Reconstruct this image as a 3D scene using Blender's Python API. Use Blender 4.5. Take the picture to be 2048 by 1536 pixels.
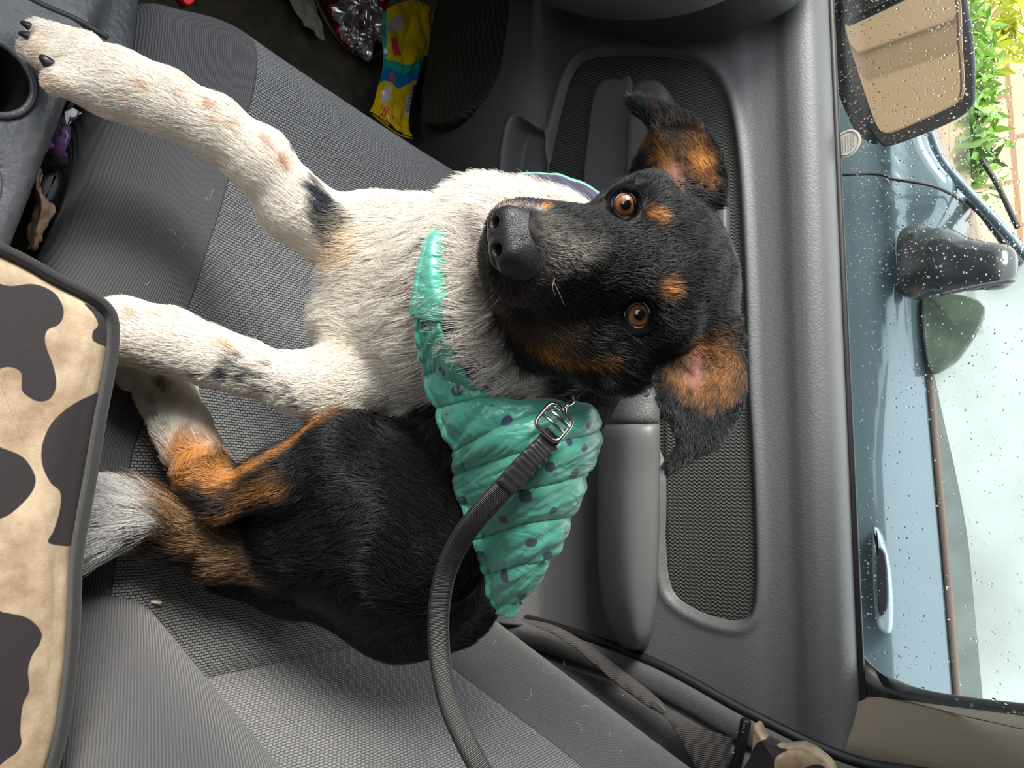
import bpy, math, random
import numpy as np
from mathutils import Vector
from mathutils.bvhtree import BVHTree

random.seed(7); RNG = np.random.default_rng(11)
for o in list(bpy.data.objects): bpy.data.objects.remove(o)
SC = bpy.context.scene
COL = SC.collection

# ------------------------------------------------------------------ camera
# the photograph was taken with the phone turned: the car's "up" is the frame's right
CAM = np.array((-.55, .02, .57)); FPX = 1490.0
_t, _p, _r = (math.radians(a) for a in (34.4, 10.0, 4.5))
_f = np.array((math.cos(_t)*math.cos(_p), math.cos(_t)*math.sin(_p), -math.sin(_t)))
_s = np.array((math.sin(_p), -math.cos(_p), 0)); _u = np.cross(_s, _f)
CX = math.cos(_r)*_u + math.sin(_r)*_s
CY = math.sin(_r)*_u - math.cos(_r)*_s
cd = bpy.data.cameras.new('camera'); cam = bpy.data.objects.new('camera', cd); COL.objects.link(cam)
cd.sensor_fit = 'HORIZONTAL'; cd.sensor_width = 36; cd.lens = FPX/2048*36; cd.clip_start = .02
from mathutils import Matrix
cam.matrix_world = Matrix(((CX[0], CY[0], -_f[0], CAM[0]), (CX[1], CY[1], -_f[1], CAM[1]), (CX[2], CY[2], -_f[2], CAM[2]), (0, 0, 0, 1)))
SC.camera = cam

# ------------------------------------------------------------------ world, sun, exposure
SC.view_settings.view_transform = 'Standard'; SC.view_settings.look = 'None'
SC.view_settings.exposure = 0.0; SC.view_settings.gamma = 1
SC.view_settings.use_curve_mapping = False
w = bpy.data.worlds.new('overcast'); SC.world = w; w.use_nodes = True
nt = w.node_tree; bg = nt.nodes['Background']
tc = nt.nodes.new('ShaderNodeTexCoord'); sp = nt.nodes.new('ShaderNodeSeparateXYZ'); rp = nt.nodes.new('ShaderNodeValToRGB')
nt.links.new(tc.outputs['Generated'], sp.inputs[0]); nt.links.new(sp.outputs['Z'], rp.inputs[0]); nt.links.new(rp.outputs[0], bg.inputs[0])
rp.color_ramp.elements[0].position = 0.0; rp.color_ramp.elements[0].color = (.28, .28, .26, 1)
rp.color_ramp.elements[1].position = .25; rp.color_ramp.elements[1].color = (.93, .96, 1.0, 1)
bg.inputs[1].default_value = 3.5
sd = bpy.data.lights.new('sun', 'SUN'); sun = bpy.data.objects.new('sun', sd); COL.objects.link(sun)
sd.energy = 6.0; sd.angle = math.radians(25); sd.color = (1, .95, .86)
sun.rotation_euler = Vector((.45, -.72, -.68)).to_track_quat('-Z', 'Y').to_euler()

# ------------------------------------------------------------------ pixel -> place on a known plane
def ray(px, py): return _f + CX*((px-1024)/FPX) - CY*((py-768)/FPX)
def at(px, py, d=None, x=None, y=None, z=None):
    v = ray(px, py)
    t = (x-CAM[0])/v[0] if x is not None else (y-CAM[1])/v[1] if y is not None else (z-CAM[2])/v[2] if z is not None else d
    return CAM + v*t

# ------------------------------------------------------------------ materials
def nn(t, typ, **kw):
    n = t.nodes.new(typ)
    for k, v in kw.items(): setattr(n, k, v)
    return n
def mat(name, col=(.5, .5, .5), rough=.5, metal=0, spec=.5, attr=None, noise=None, bump=None, coat=0, sheen=0, alpha=None, coord='Object', trans=0, ior=1.45):
    m = bpy.data.materials.new(name); m.use_nodes = True; t = m.node_tree; b = t.nodes['Principled BSDF']
    b.inputs['Base Color'].default_value = (*col, 1); b.inputs['Roughness'].default_value = rough
    b.inputs['Metallic'].default_value = metal; b.inputs['Specular IOR Level'].default_value = spec
    b.inputs['Coat Weight'].default_value = coat; b.inputs['Sheen Weight'].default_value = sheen
    b.inputs['Transmission Weight'].default_value = trans; b.inputs['IOR'].default_value = ior
    src = None
    if attr:
        a = nn(t, 'ShaderNodeAttribute', attribute_name=attr); src = a.outputs['Color']
        t.links.new(src, b.inputs['Base Color'])
    tcn = nn(t, 'ShaderNodeTexCoord')
    if noise:       # (scale, amount): mottled wear in the base colour
        nz = nn(t, 'ShaderNodeTexNoise'); nz.inputs['Scale'].default_value = noise[0]; nz.inputs['Detail'].default_value = 6
        t.links.new(tcn.outputs[coord], nz.inputs['Vector'])
        mr = nn(t, 'ShaderNodeMapRange'); mr.inputs[1].default_value = .3; mr.inputs[2].default_value = .7
        mr.inputs[3].default_value = 1-noise[1]; mr.inputs[4].default_value = 1+noise[1]
        t.links.new(nz.outputs[0], mr.inputs[0])
        vm = nn(t, 'ShaderNodeVectorMath', operation='SCALE')
        if src: t.links.new(src, vm.inputs[0])
        else: vm.inputs[0].default_value = col
        t.links.new(mr.outputs[0], vm.inputs['Scale']); t.links.new(vm.outputs[0], b.inputs['Base Color'])
    if bump:        # (kind, scale, distance in metres)
        kind, sc, dist = bump
        if kind == 'noise':
            nz = nn(t, 'ShaderNodeTexNoise'); nz.inputs['Scale'].default_value = sc; nz.inputs['Detail'].default_value = 3; out = nz.outputs[0]
        elif kind == 'voronoi':
            nz = nn(t, 'ShaderNodeTexVoronoi'); nz.inputs['Scale'].default_value = sc; out = nz.outputs[0]
        else:
            nz = nn(t, 'ShaderNodeTexWave', bands_direction=kind); nz.inputs['Scale'].default_value = sc; nz.inputs['Distortion'].default_value = .6; nz.inputs['Detail'].default_value = 1; out = nz.outputs[0]
        t.links.new(tcn.outputs[coord], nz.inputs['Vector'])
        bm = nn(t, 'ShaderNodeBump'); bm.inputs['Strength'].default_value = 1; bm.inputs['Distance'].default_value = dist
        t.links.new(out, bm.inputs['Height']); t.links.new(bm.outputs[0], b.inputs['Normal'])
    return m

def fabric_seat(name, plane, seam):
    """plain bolster cloth with fine ribs + knitted centre, split by the vertex attribute 'zone' (0 plain, 1 knit)"""
    m = bpy.data.materials.new(name); m.use_nodes = True; t = m.node_tree; b = t.nodes['Principled BSDF']
    b.inputs['Roughness'].default_value = .85; b.inputs['Sheen Weight'].default_value = .25; b.inputs['Sheen Roughness'].default_value = .5
    b.inputs['Specular IOR Level'].default_value = .25
    tcn = nn(t, 'ShaderNodeTexCoord'); sx = nn(t, 'ShaderNodeSeparateXYZ'); t.links.new(tcn.outputs['Object'], sx.inputs[0])
    cb = nn(t, 'ShaderNodeCombineXYZ'); t.links.new(sx.outputs[plane[0]], cb.inputs[0]); t.links.new(sx.outputs[plane[1]], cb.inputs[1])
    # ripple so the rows weave
    nz = nn(t, 'ShaderNodeTexNoise'); nz.inputs['Scale'].default_value = 60; t.links.new(cb.outputs[0], nz.inputs['Vector'])
    ad = nn(t, 'ShaderNodeVectorMath', operation='MULTIPLY_ADD'); ad.inputs[1].default_value = (.0022, .0022, 0)
    t.links.new(nz.outputs['Color'], ad.inputs[0]); t.links.new(cb.outputs[0], ad.inputs[2])
    br = nn(t, 'ShaderNodeTexBrick'); br.inputs['Scale'].default_value = 100
    br.inputs['Brick Width'].default_value = .46; br.inputs['Row Height'].default_value = .24; br.inputs['Mortar Size'].default_value = .055
    br.inputs['Mortar Smooth'].default_value = .8; br.inputs['Color1'].default_value = (.28, .28, .285, 1); br.inputs['Color2'].default_value = (.22, .22, .225, 1)
    br.inputs['Mortar'].default_value = (.028, .028, .03, 1)
    t.links.new(ad.outputs[0], br.inputs['Vector'])
    wv = nn(t, 'ShaderNodeTexWave', bands_direction='X'); wv.inputs['Scale'].default_value = 165; wv.inputs['Distortion'].default_value = 0
    wr = nn(t, 'ShaderNodeAttribute', attribute_name='rib'); cb2 = nn(t, 'ShaderNodeCombineXYZ'); t.links.new(wr.outputs['Fac'], cb2.inputs[0]); t.links.new(cb2.outputs[0], wv.inputs['Vector'])
    cr = nn(t, 'ShaderNodeMix', data_type='RGBA'); cr.inputs[6].default_value = (.068, .068, .072, 1); cr.inputs[7].default_value = (.115, .115, .12, 1)
    t.links.new(wv.outputs['Fac'], cr.inputs[0])
    za = nn(t, 'ShaderNodeAttribute', attribute_name='zone')
    st = nn(t, 'ShaderNodeMath', operation='GREATER_THAN'); st.inputs[1].default_value = .5; t.links.new(za.outputs['Fac'], st.inputs[0])
    mx = nn(t, 'ShaderNodeMix', data_type='RGBA'); t.links.new(st.outputs[0], mx.inputs[0]); t.links.new(cr.outputs[2], mx.inputs[6]); t.links.new(br.outputs['Color'], mx.inputs[7])
    # stitched seam line
    sb = nn(t, 'ShaderNodeMath', operation='SUBTRACT'); sb.inputs[1].default_value = .5; t.links.new(za.outputs['Fac'], sb.inputs[0])
    ab = nn(t, 'ShaderNodeMath', operation='ABSOLUTE'); t.links.new(sb.outputs[0], ab.inputs[0])
    lt = nn(t, 'ShaderNodeMath', operation='LESS_THAN'); lt.inputs[1].default_value = seam; t.links.new(ab.outputs[0], lt.inputs[0])
    mx2 = nn(t, 'ShaderNodeMix', data_type='RGBA'); mx2.inputs[7].default_value = (.03, .03, .032, 1); t.links.new(lt.outputs[0], mx2.inputs[0]); t.links.new(mx.outputs[2], mx2.inputs[6])
    t.links.new(mx2.outputs[2], b.inputs['Base Color'])
    hm = nn(t, 'ShaderNodeMix', data_type='FLOAT'); t.links.new(st.outputs[0], hm.inputs[0]); t.links.new(wv.outputs['Fac'], hm.inputs[2]); t.links.new(br.outputs['Fac'], hm.inputs[3])
    iv = nn(t, 'ShaderNodeMath', operation='MULTIPLY'); iv.inputs[1].default_value = -1; t.links.new(br.outputs['Fac'], iv.inputs[0])
    t.links.new(iv.outputs[0], hm.inputs[3])
    bm = nn(t, 'ShaderNodeBump'); bm.inputs['Distance'].default_value = .0008; t.links.new(hm.outputs[0], bm.inputs['Height']); t.links.new(bm.outputs[0], b.inputs['Normal'])
    return m

M = {}
M['plastic'] = mat('grained dark plastic', (.095, .097, .10), .42, bump=('noise', 380, .0009))
M['plastic_soft'] = mat('soft door vinyl', (.112, .113, .117), .46, bump=('noise', 330, .0006))
M['plastic_smooth'] = mat('smooth grey plastic', (.12, .122, .125), .38, bump=('noise', 900, .0002))
M['plastic_dark'] = mat('dark plastic', (.035, .036, .038), .4, bump=('noise', 500, .0004))
M['black'] = mat('black rubber', (.012, .012, .013), .45)
M['console'] = mat('scuffed console plastic', (.075, .08, .09), .36, noise=(25, .35), bump=('noise', 160, .0012))
M['cupwell'] = mat('cup well', (.012, .013, .015), .35)
M['carpet'] = mat('worn car carpet', (.115, .098, .078), .95, noise=(40, .3), bump=('noise', 900, .002))
M['beige'] = mat('beige pillar plastic', (.22, .185, .14), .6, bump=('noise', 600, .0004))
M['metal'] = mat('steel', (.72, .70, .66), .18, metal=1)
M['chrome_dark'] = mat('worn dark metal', (.25, .24, .23), .3, metal=1)
M['navy'] = mat('navy lining', (.022, .026, .055), .9, sheen=.4, bump=('noise', 900, .0008))
M['vertex'] = mat('painted cloth', attr='col', rough=.6)

# ------------------------------------------------------------------ objects
def mesh(name, V, F, m=None, parent=None, smooth=True, attrs=None, mats=None, midx=None):
    me = bpy.data.meshes.new(name)
    V = np.asarray(V, np.float32)
    if isinstance(F, np.ndarray):
        n, k = F.shape
        me.vertices.add(len(V)); me.vertices.foreach_set('co', V.ravel())
        me.loops.add(n*k); me.loops.foreach_set('vertex_index', F.astype(np.int32).ravel())
        me.polygons.add(n); me.polygons.foreach_set('loop_start', np.arange(0, n*k, k, dtype=np.int32))
        me.update(calc_edges=True)
    else:
        me.from_pydata([tuple(map(float, v)) for v in V], [], [tuple(int(i) for i in f) for f in F])
    me.validate()
    if smooth: me.polygons.foreach_set('use_smooth', [True]*len(me.polygons))
    for k, a in (attrs or {}).items():
        a = np.asarray(a, np.float32)
        if a.ndim == 1: me.attributes.new(k, 'FLOAT', 'POINT').data.foreach_set('value', a)
        else:
            if a.shape[1] == 3: a = np.concatenate([a, np.ones((len(a), 1), np.float32)], 1)
            me.attributes.new(k, 'FLOAT_COLOR', 'POINT').data.foreach_set('color', a.ravel())
    for mm in (mats or [m]):
        if mm: me.materials.append(mm)
    if midx is not None: me.polygons.foreach_set('material_index', np.asarray(midx, np.int32))
    o = bpy.data.objects.new(name, me); COL.objects.link(o)
    if parent is not None:
        o.parent = parent
        p = parent; L = Vector((0, 0, 0))
        while p: L += p.location; p = p.parent
        o.location = -L
    return o
def tag(o, label, cat=None, group=None, kind=None):
    if label: o['label'] = label
    if cat: o['category'] = cat
    if group: o['group'] = group
    if kind: o['kind'] = kind
    return o
def thing(name, loc, label, cat, group=None, kind=None):
    o = bpy.data.objects.new(name, None); COL.objects.link(o); o.location = Vector(tuple(map(float, loc))); o.empty_display_size = .05
    return tag(o, label, cat, group, kind)
class MB:
    def __init__(s): s.V = []; s.F = []; s.M = []; s.n = 0
    def add(s, V, F, mi=0):
        V = np.asarray(V, float)
        for f in F: s.F.append(tuple(int(i)+s.n for i in f)); s.M.append(mi)
        s.V.append(V); s.n += len(V); return s
    def build(s, name, m, parent=None, **k):
        if isinstance(m, list): return mesh(name, np.concatenate(s.V), s.F, None, parent, mats=m, midx=s.M, **k)
        return mesh(name, np.concatenate(s.V), s.F, m, parent, **k)
def gridF(nu, nv, wrapu=False):
    i = np.arange(nu if wrapu else nu-1)[:, None]; j = np.arange(nv-1)[None]
    i2 = (i+1) % nu
    return np.stack([i*nv+j, i2*nv+j, i2*nv+j+1, i*nv+j+1], -1).reshape(-1, 4)
def unit(v): v = np.asarray(v, float); return v/(np.linalg.norm(v, axis=-1, keepdims=True)+1e-12)
def spline(P, n, closed=False):
    P = np.asarray(P, float); k = len(P)
    t = np.linspace(0, k if closed else k-1, n, endpoint=not closed); i = np.minimum(t.astype(int), k-1 if closed else k-2); u = (t-i)[:, None]
    g = (lambda j: P[(i+j) % k]) if closed else (lambda j: P[np.clip(i+j, 0, k-1)])
    a, b, c, d = g(-1), g(0), g(1), g(2)
    if not closed:
        a = np.where((i == 0)[:, None], 2*b-c, a); d = np.where((i == k-2)[:, None], 2*c-b, d)
    return .5*((2*b)+(-a+c)*u+(2*a-5*b+4*c-d)*u*u+(-a+3*b-3*c+d)*u**3)
def sheet(ctrl, nu, nv):
    C = np.asarray(ctrl, float)           # rows x cols x k
    A = np.stack([spline(C[:, j], nu) for j in range(C.shape[1])], 1)
    return np.stack([spline(A[i], nv) for i in range(nu)], 0)
def tube(P, r, n=8, closed=False, caps=True, flat=None, up=None):
    """tube round a path; r scalar or per point; flat=(a,b) half sizes of a rounded ribbon, with its width across 'up'"""
    P = np.asarray(P, float); k = len(P); r = np.broadcast_to(np.asarray(r, float), (k,))
    T = unit(np.roll(P, -1, 0)-np.roll(P, 1, 0)) if closed else unit(np.gradient(P, axis=0))
    up = np.array((0, 0, 1.)) if up is None else np.asarray(up, float)
    N = []; n0 = up
    for i in range(k):
        u_ = up if (flat is not None) else n0
        if u_.ndim > 1: u_ = u_[i]
        v = u_-T[i]*(u_@T[i])
        if np.linalg.norm(v) < 1e-4: v = np.cross(T[i], (1, 0, 0.01))
        n0 = unit(v); N.append(n0)
    N = np.array(N); B = np.cross(T, N)
    a = np.linspace(0, 2*math.pi, n, endpoint=False)
    if flat is None: off = [(math.cos(x), math.sin(x)) for x in a]; V = np.stack([P+r[:, None]*(c*N+s*B) for c, s in off], 1)
    else:
        se = lambda q: np.sign(q)*abs(q)**.45
        V = np.stack([P+r[:, None]*(flat[1]*se(math.cos(x))*N+flat[0]*se(math.sin(x))*B) for x in a], 1)
    V = V.reshape(-1, 3); F = []
    for i in range(k if closed else k-1):
        i2 = (i+1) % k
        for j in range(n): j2 = (j+1) % n; F.append((i*n+j, i*n+j2, i2*n+j2, i2*n+j))
    if caps and not closed: F += [tuple(range(n))[::-1], tuple((k-1)*n+j for j in range(n))]
    return V, F
def box(x0, x1, y0, y1, z0, z1):
    V = [(x, y, z) for x in (x0, x1) for y in (y0, y1) for z in (z0, z1)]
    return V, [(0, 1, 3, 2), (4, 6, 7, 5), (0, 4, 5, 1), (2, 3, 7, 6), (0, 2, 6, 4), (1, 5, 7, 3)]
def pad(outline, nrm, depth, bevel=.006, n=140, dome=0.0, close=True, smooth_outline=True, rings=7, sink=None):
    """rounded slab whose front face carries the outline; extruded back against nrm, edge bevelled, face domed"""
    P = spline(outline, n, True) if smooth_outline else np.asarray(outline, float); n = len(P)
    nrm = unit(nrm); c = P.mean(0); R = []
    T = unit(np.roll(P, -1, 0)-np.roll(P, 1, 0)); I = np.cross(nrm, T)
    if ((c-P)*I).sum() < 0: I = -I
    R.append(P-nrm*depth)
    for a in np.linspace(0, math.pi/2, 6): R.append(P+I*bevel*(1-math.cos(a))-nrm*bevel*(1-math.sin(a)))
    base = R[-1]
    for t in np.linspace(0, 1, rings+2)[1:-1]: R.append(base+(c-base)*t+nrm*dome*(1-(1-t)**2))
    V = np.concatenate(R+[[c+nrm*dome]]); k = len(R); F = []
    for i in range(k-1):
        for j in range(n): j2 = (j+1) % n; F.append((i*n+j, i*n+j2, (i+1)*n+j2, (i+1)*n+j))
    for j in range(n): F.append(((k-1)*n+j, (k-1)*n+(j+1) % n, k*n))
    if close: F.append(tuple(range(n))[::-1])
    return V, F
def sdpoly(P, poly):
    P = np.asarray(P, float); poly = np.asarray(poly, float); d = np.full(len(P), 1e9); ins = np.zeros(len(P), bool)
    for a, b in zip(poly, np.roll(poly, -1, 0)):
        e = b-a; w_ = P-a; t = np.clip((w_@e)/(e@e+1e-12), 0, 1); d = np.minimum(d, np.linalg.norm(w_-t[:, None]*e, axis=1))
        c = ((a[1] > P[:, 1]) != (b[1] > P[:, 1])); q = a[0]+(P[:, 1]-a[1])/(b[1]-a[1]+1e-15)*(b[0]-a[0]); ins ^= c & (P[:, 0] < q)
    return np.where(ins, -d, d)
def sstep(a, b, x): t = np.clip((x-a)/(b-a), 0, 1); return t*t*(3-2*t)
def wob(P, s, seed=0):
    """smooth pseudo noise in -1..1"""
    P = np.asarray(P, float)*s; r = 0
    for k in range(4):
        a = np.random.default_rng(seed*17+k).normal(size=3); a = a/np.linalg.norm(a)*(1+.6*k)
        r = r+np.sin(P@a+k*1.7+seed+1.3*np.sin(P@np.roll(a, 1)*.9+k))
    return r/3.2

# ------------------------------------------------------------------ implicit surfaces
class Field:
    def __init__(s, lo, hi, h):
        s.h = h; s.lo = np.array(lo, float); s.n = np.ceil((np.array(hi)-s.lo)/h).astype(int)+1
        s.F = np.full(s.n, .06, np.float32)
    def _box(s, lo, hi):
        a = np.clip(np.floor((lo-s.lo)/s.h).astype(int), 0, s.n); b = np.clip(np.ceil((hi-s.lo)/s.h).astype(int)+1, 0, s.n)
        return a, b
    def _pts(s, a, b):
        return [((s.lo[i]+s.h*np.arange(a[i], b[i])).astype(np.float32)) for i in range(3)]
    def _put(s, a, b, d, k, sub=False):
        S = s.F[a[0]:b[0], a[1]:b[1], a[2]:b[2]]
        if sub: d = -d; hh = np.clip(.5-.5*(S-d)/k, 0, 1); S[...] = S*(1-hh)+d*hh+k*hh*(1-hh); return
        hh = np.clip(.5+.5*(d-S)/k, 0, 1); S[...] = d*(1-hh)+S*hh-k*hh*(1-hh)
    def cone(s, p, r1, q, r2, k=.012, sub=False):
        p = np.asarray(p, float); q = np.asarray(q, float); m = max(r1, r2)+k+.01
        a, b = s._box(np.minimum(p, q)-m, np.maximum(p, q)+m)
        if (b <= a).any(): return
        X, Y, Z = s._pts(a, b); e = q-p; L = e@e+1e-12
        dx = X[:, None, None]-p[0]; dy = Y[None, :, None]-p[1]; dz = Z[None, None]-p[2]
        t = np.clip((dx*e[0]+dy*e[1]+dz*e[2])/L, 0, 1)
        d = np.sqrt((dx-t*e[0])**2+(dy-t*e[1])**2+(dz-t*e[2])**2)-(r1+(r2-r1)*t)
        s._put(a, b, d.astype(np.float32), k, sub)
    def ell(s, c, ax, rad, k=.012, sub=False):
        c = np.asarray(c, float); m = max(rad)+k+.01; a, b = s._box(c-m, c+m)
        if (b <= a).any(): return
        X, Y, Z = s._pts(a, b); dx = X[:, None, None]-c[0]; dy = Y[None, :, None]-c[1]; dz = Z[None, None]-c[2]
        q = 0; g = 0
        for v, r in zip(ax, rad):
            l = dx*v[0]+dy*v[1]+dz*v[2]; q = q+(l/r)**2; g = g+(l/r/r)**2
        q = np.sqrt(q); d = q*(q-1)/(np.sqrt(g)+1e-6)
        s._put(a, b, np.where(q < .05, -min(rad), d).astype(np.float32), k, sub)
    def rbox(s, c, ax, half, r, k=.012):
        c = np.asarray(c, float); m = np.linalg.norm(half)+r+k+.01; a, b = s._box(c-m, c+m); X, Y, Z = s._pts(a, b)
        dx = X[:, None, None]-c[0]; dy = Y[None, :, None]-c[1]; dz = Z[None, None]-c[2]; o = 0; mx = -1e9
        for v, hf in zip(ax, half):
            l = np.abs(dx*v[0]+dy*v[1]+dz*v[2])-(hf-r); o = o+np.maximum(l, 0)**2; mx = np.maximum(mx, l)
        s._put(a, b, (np.sqrt(o)+np.minimum(mx, 0)-r).astype(np.float32), k)
    def surface(s, iters=1):
        F = s.F; S = F < 0; nx, ny, nz = F.shape
        c = sum(S[i:nx-1+i, j:ny-1+j, l:nz-1+l].astype(np.int8) for i in (0, 1) for j in (0, 1) for l in (0, 1))
        act = (c > 0) & (c < 8); idx = -np.ones(act.shape, np.int64); A = np.argwhere(act); idx[act] = np.arange(len(A))
        acc = np.zeros((len(A), 3)); cnt = np.zeros(len(A))
        cor = [(i, j, l) for i in (0, 1) for j in (0, 1) for l in (0, 1)]
        val = {q: F[A[:, 0]+q[0], A[:, 1]+q[1], A[:, 2]+q[2]].astype(float) for q in cor}
        for p in cor:
            for ax in range(3):
                if p[ax]: continue
                q = list(p); q[ax] = 1; q = tuple(q); fa, fb = val[p], val[q]; m = (fa < 0) != (fb < 0)
                t = np.where(m, fa/(fa-fb+1e-20), 0); pt = np.tile(np.array(p, float), (len(A), 1)); pt[:, ax] = t
                acc[m] += pt[m]; cnt[m] += 1
        V = s.lo+s.h*(A+acc/cnt[:, None]); Q = []
        for ax in range(3):
            sl = [slice(1, None)]*3; sl[ax] = slice(0, None)
            S0 = [slice(None)]*3; S1 = [slice(None)]*3; S0[ax] = slice(0, -1); S1[ax] = slice(1, None)
            a, b = S[tuple(S0)], S[tuple(S1)]; E = np.argwhere(a != b)
            o1, o2 = [i for i in range(3) if i != ax]
            E = E[(E[:, o1] > 0) & (E[:, o2] > 0) & (E[:, o1] < s.n[o1]-1) & (E[:, o2] < s.n[o2]-1)]
            inside = S[E[:, 0], E[:, 1], E[:, 2]]
            def g(d1, d2): e = E.copy(); e[:, o1] -= d1; e[:, o2] -= d2; return idx[e[:, 0], e[:, 1], e[:, 2]]
            q = np.stack([g(1, 1), g(0, 1), g(0, 0), g(1, 0)], 1)
            flip = inside if ax != 1 else ~inside
            q[~flip] = q[~flip][:, ::-1]; Q.append(q)
        Q = np.concatenate(Q)
        for _ in range(iters):       # light Laplacian smoothing
            nb = np.zeros_like(V); ct = np.zeros(len(V))
            for i in range(4):
                np.add.at(nb, Q[:, i], V[Q[:, (i+1) % 4]]); np.add.at(ct, Q[:, i], 1)
                np.add.at(nb, Q[:, i], V[Q[:, i-1]]); np.add.at(ct, Q[:, i], 1)
            V = V*.4+.6*nb/np.maximum(ct, 1)[:, None]
        return V, Q
def vnormals(V, Q):
    fn = np.cross(V[Q[:, 2]]-V[Q[:, 0]], V[Q[:, 3]]-V[Q[:, 1]]); N = np.zeros_like(V)
    for i in range(4): np.add.at(N, Q[:, i], fn)
    return unit(N)
AX = np.eye(3)

# ================================================================== the car's shell
YZ = lambda pts, x: np.array([at(a, b, x=x) for a, b in pts])
def shell():
    mb = MB(); mb.add(*box(-1.2, .46, -1.6, 1.3, -.36, -.33)); tag(mb.build('floor', M['carpet'], smooth=False), 'worn grey-brown car carpet', kind='structure')
    mb = MB(); mb.add(*box(-1.1, .36, -1.5, .42, .80, .83)); tag(mb.build('ceiling', mat('headliner', (.42, .40, .37), .95), smooth=False), 'pale cloth headliner', kind='structure')
    mb = MB(); mb.add(*box(-1.12, -1.08, -1.5, 1.2, -.33, .36)); mb.add(*box(-1.12, -1.08, -1.5, .0, .36, .80)); mb.add(*box(-1.12, -1.08, .62, 1.2, .36, .55)); tag(mb.build('wall_left', M['plastic_soft'], smooth=False), 'dark inner panel of the driver side, raised to the roof to block light', kind='structure')  # part behind the driver raised to the roof to block light
    mb = MB(); mb.add(*box(-1.1, .46, -.85, -.80, -.33, .80)); tag(mb.build('wall_back', M['plastic_soft'], smooth=False), 'unseen dark wall behind the seats, added to block rear light', kind='structure')  # unseen wall added to shut out light from the rear
    mb = MB(); mb.add(*box(-1.1, .46, 1.2, 1.24, -.33, .40)); tag(mb.build('wall_front', M['plastic_dark'], smooth=False), 'dark footwell bulkhead', kind='structure')
shell()

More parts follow.
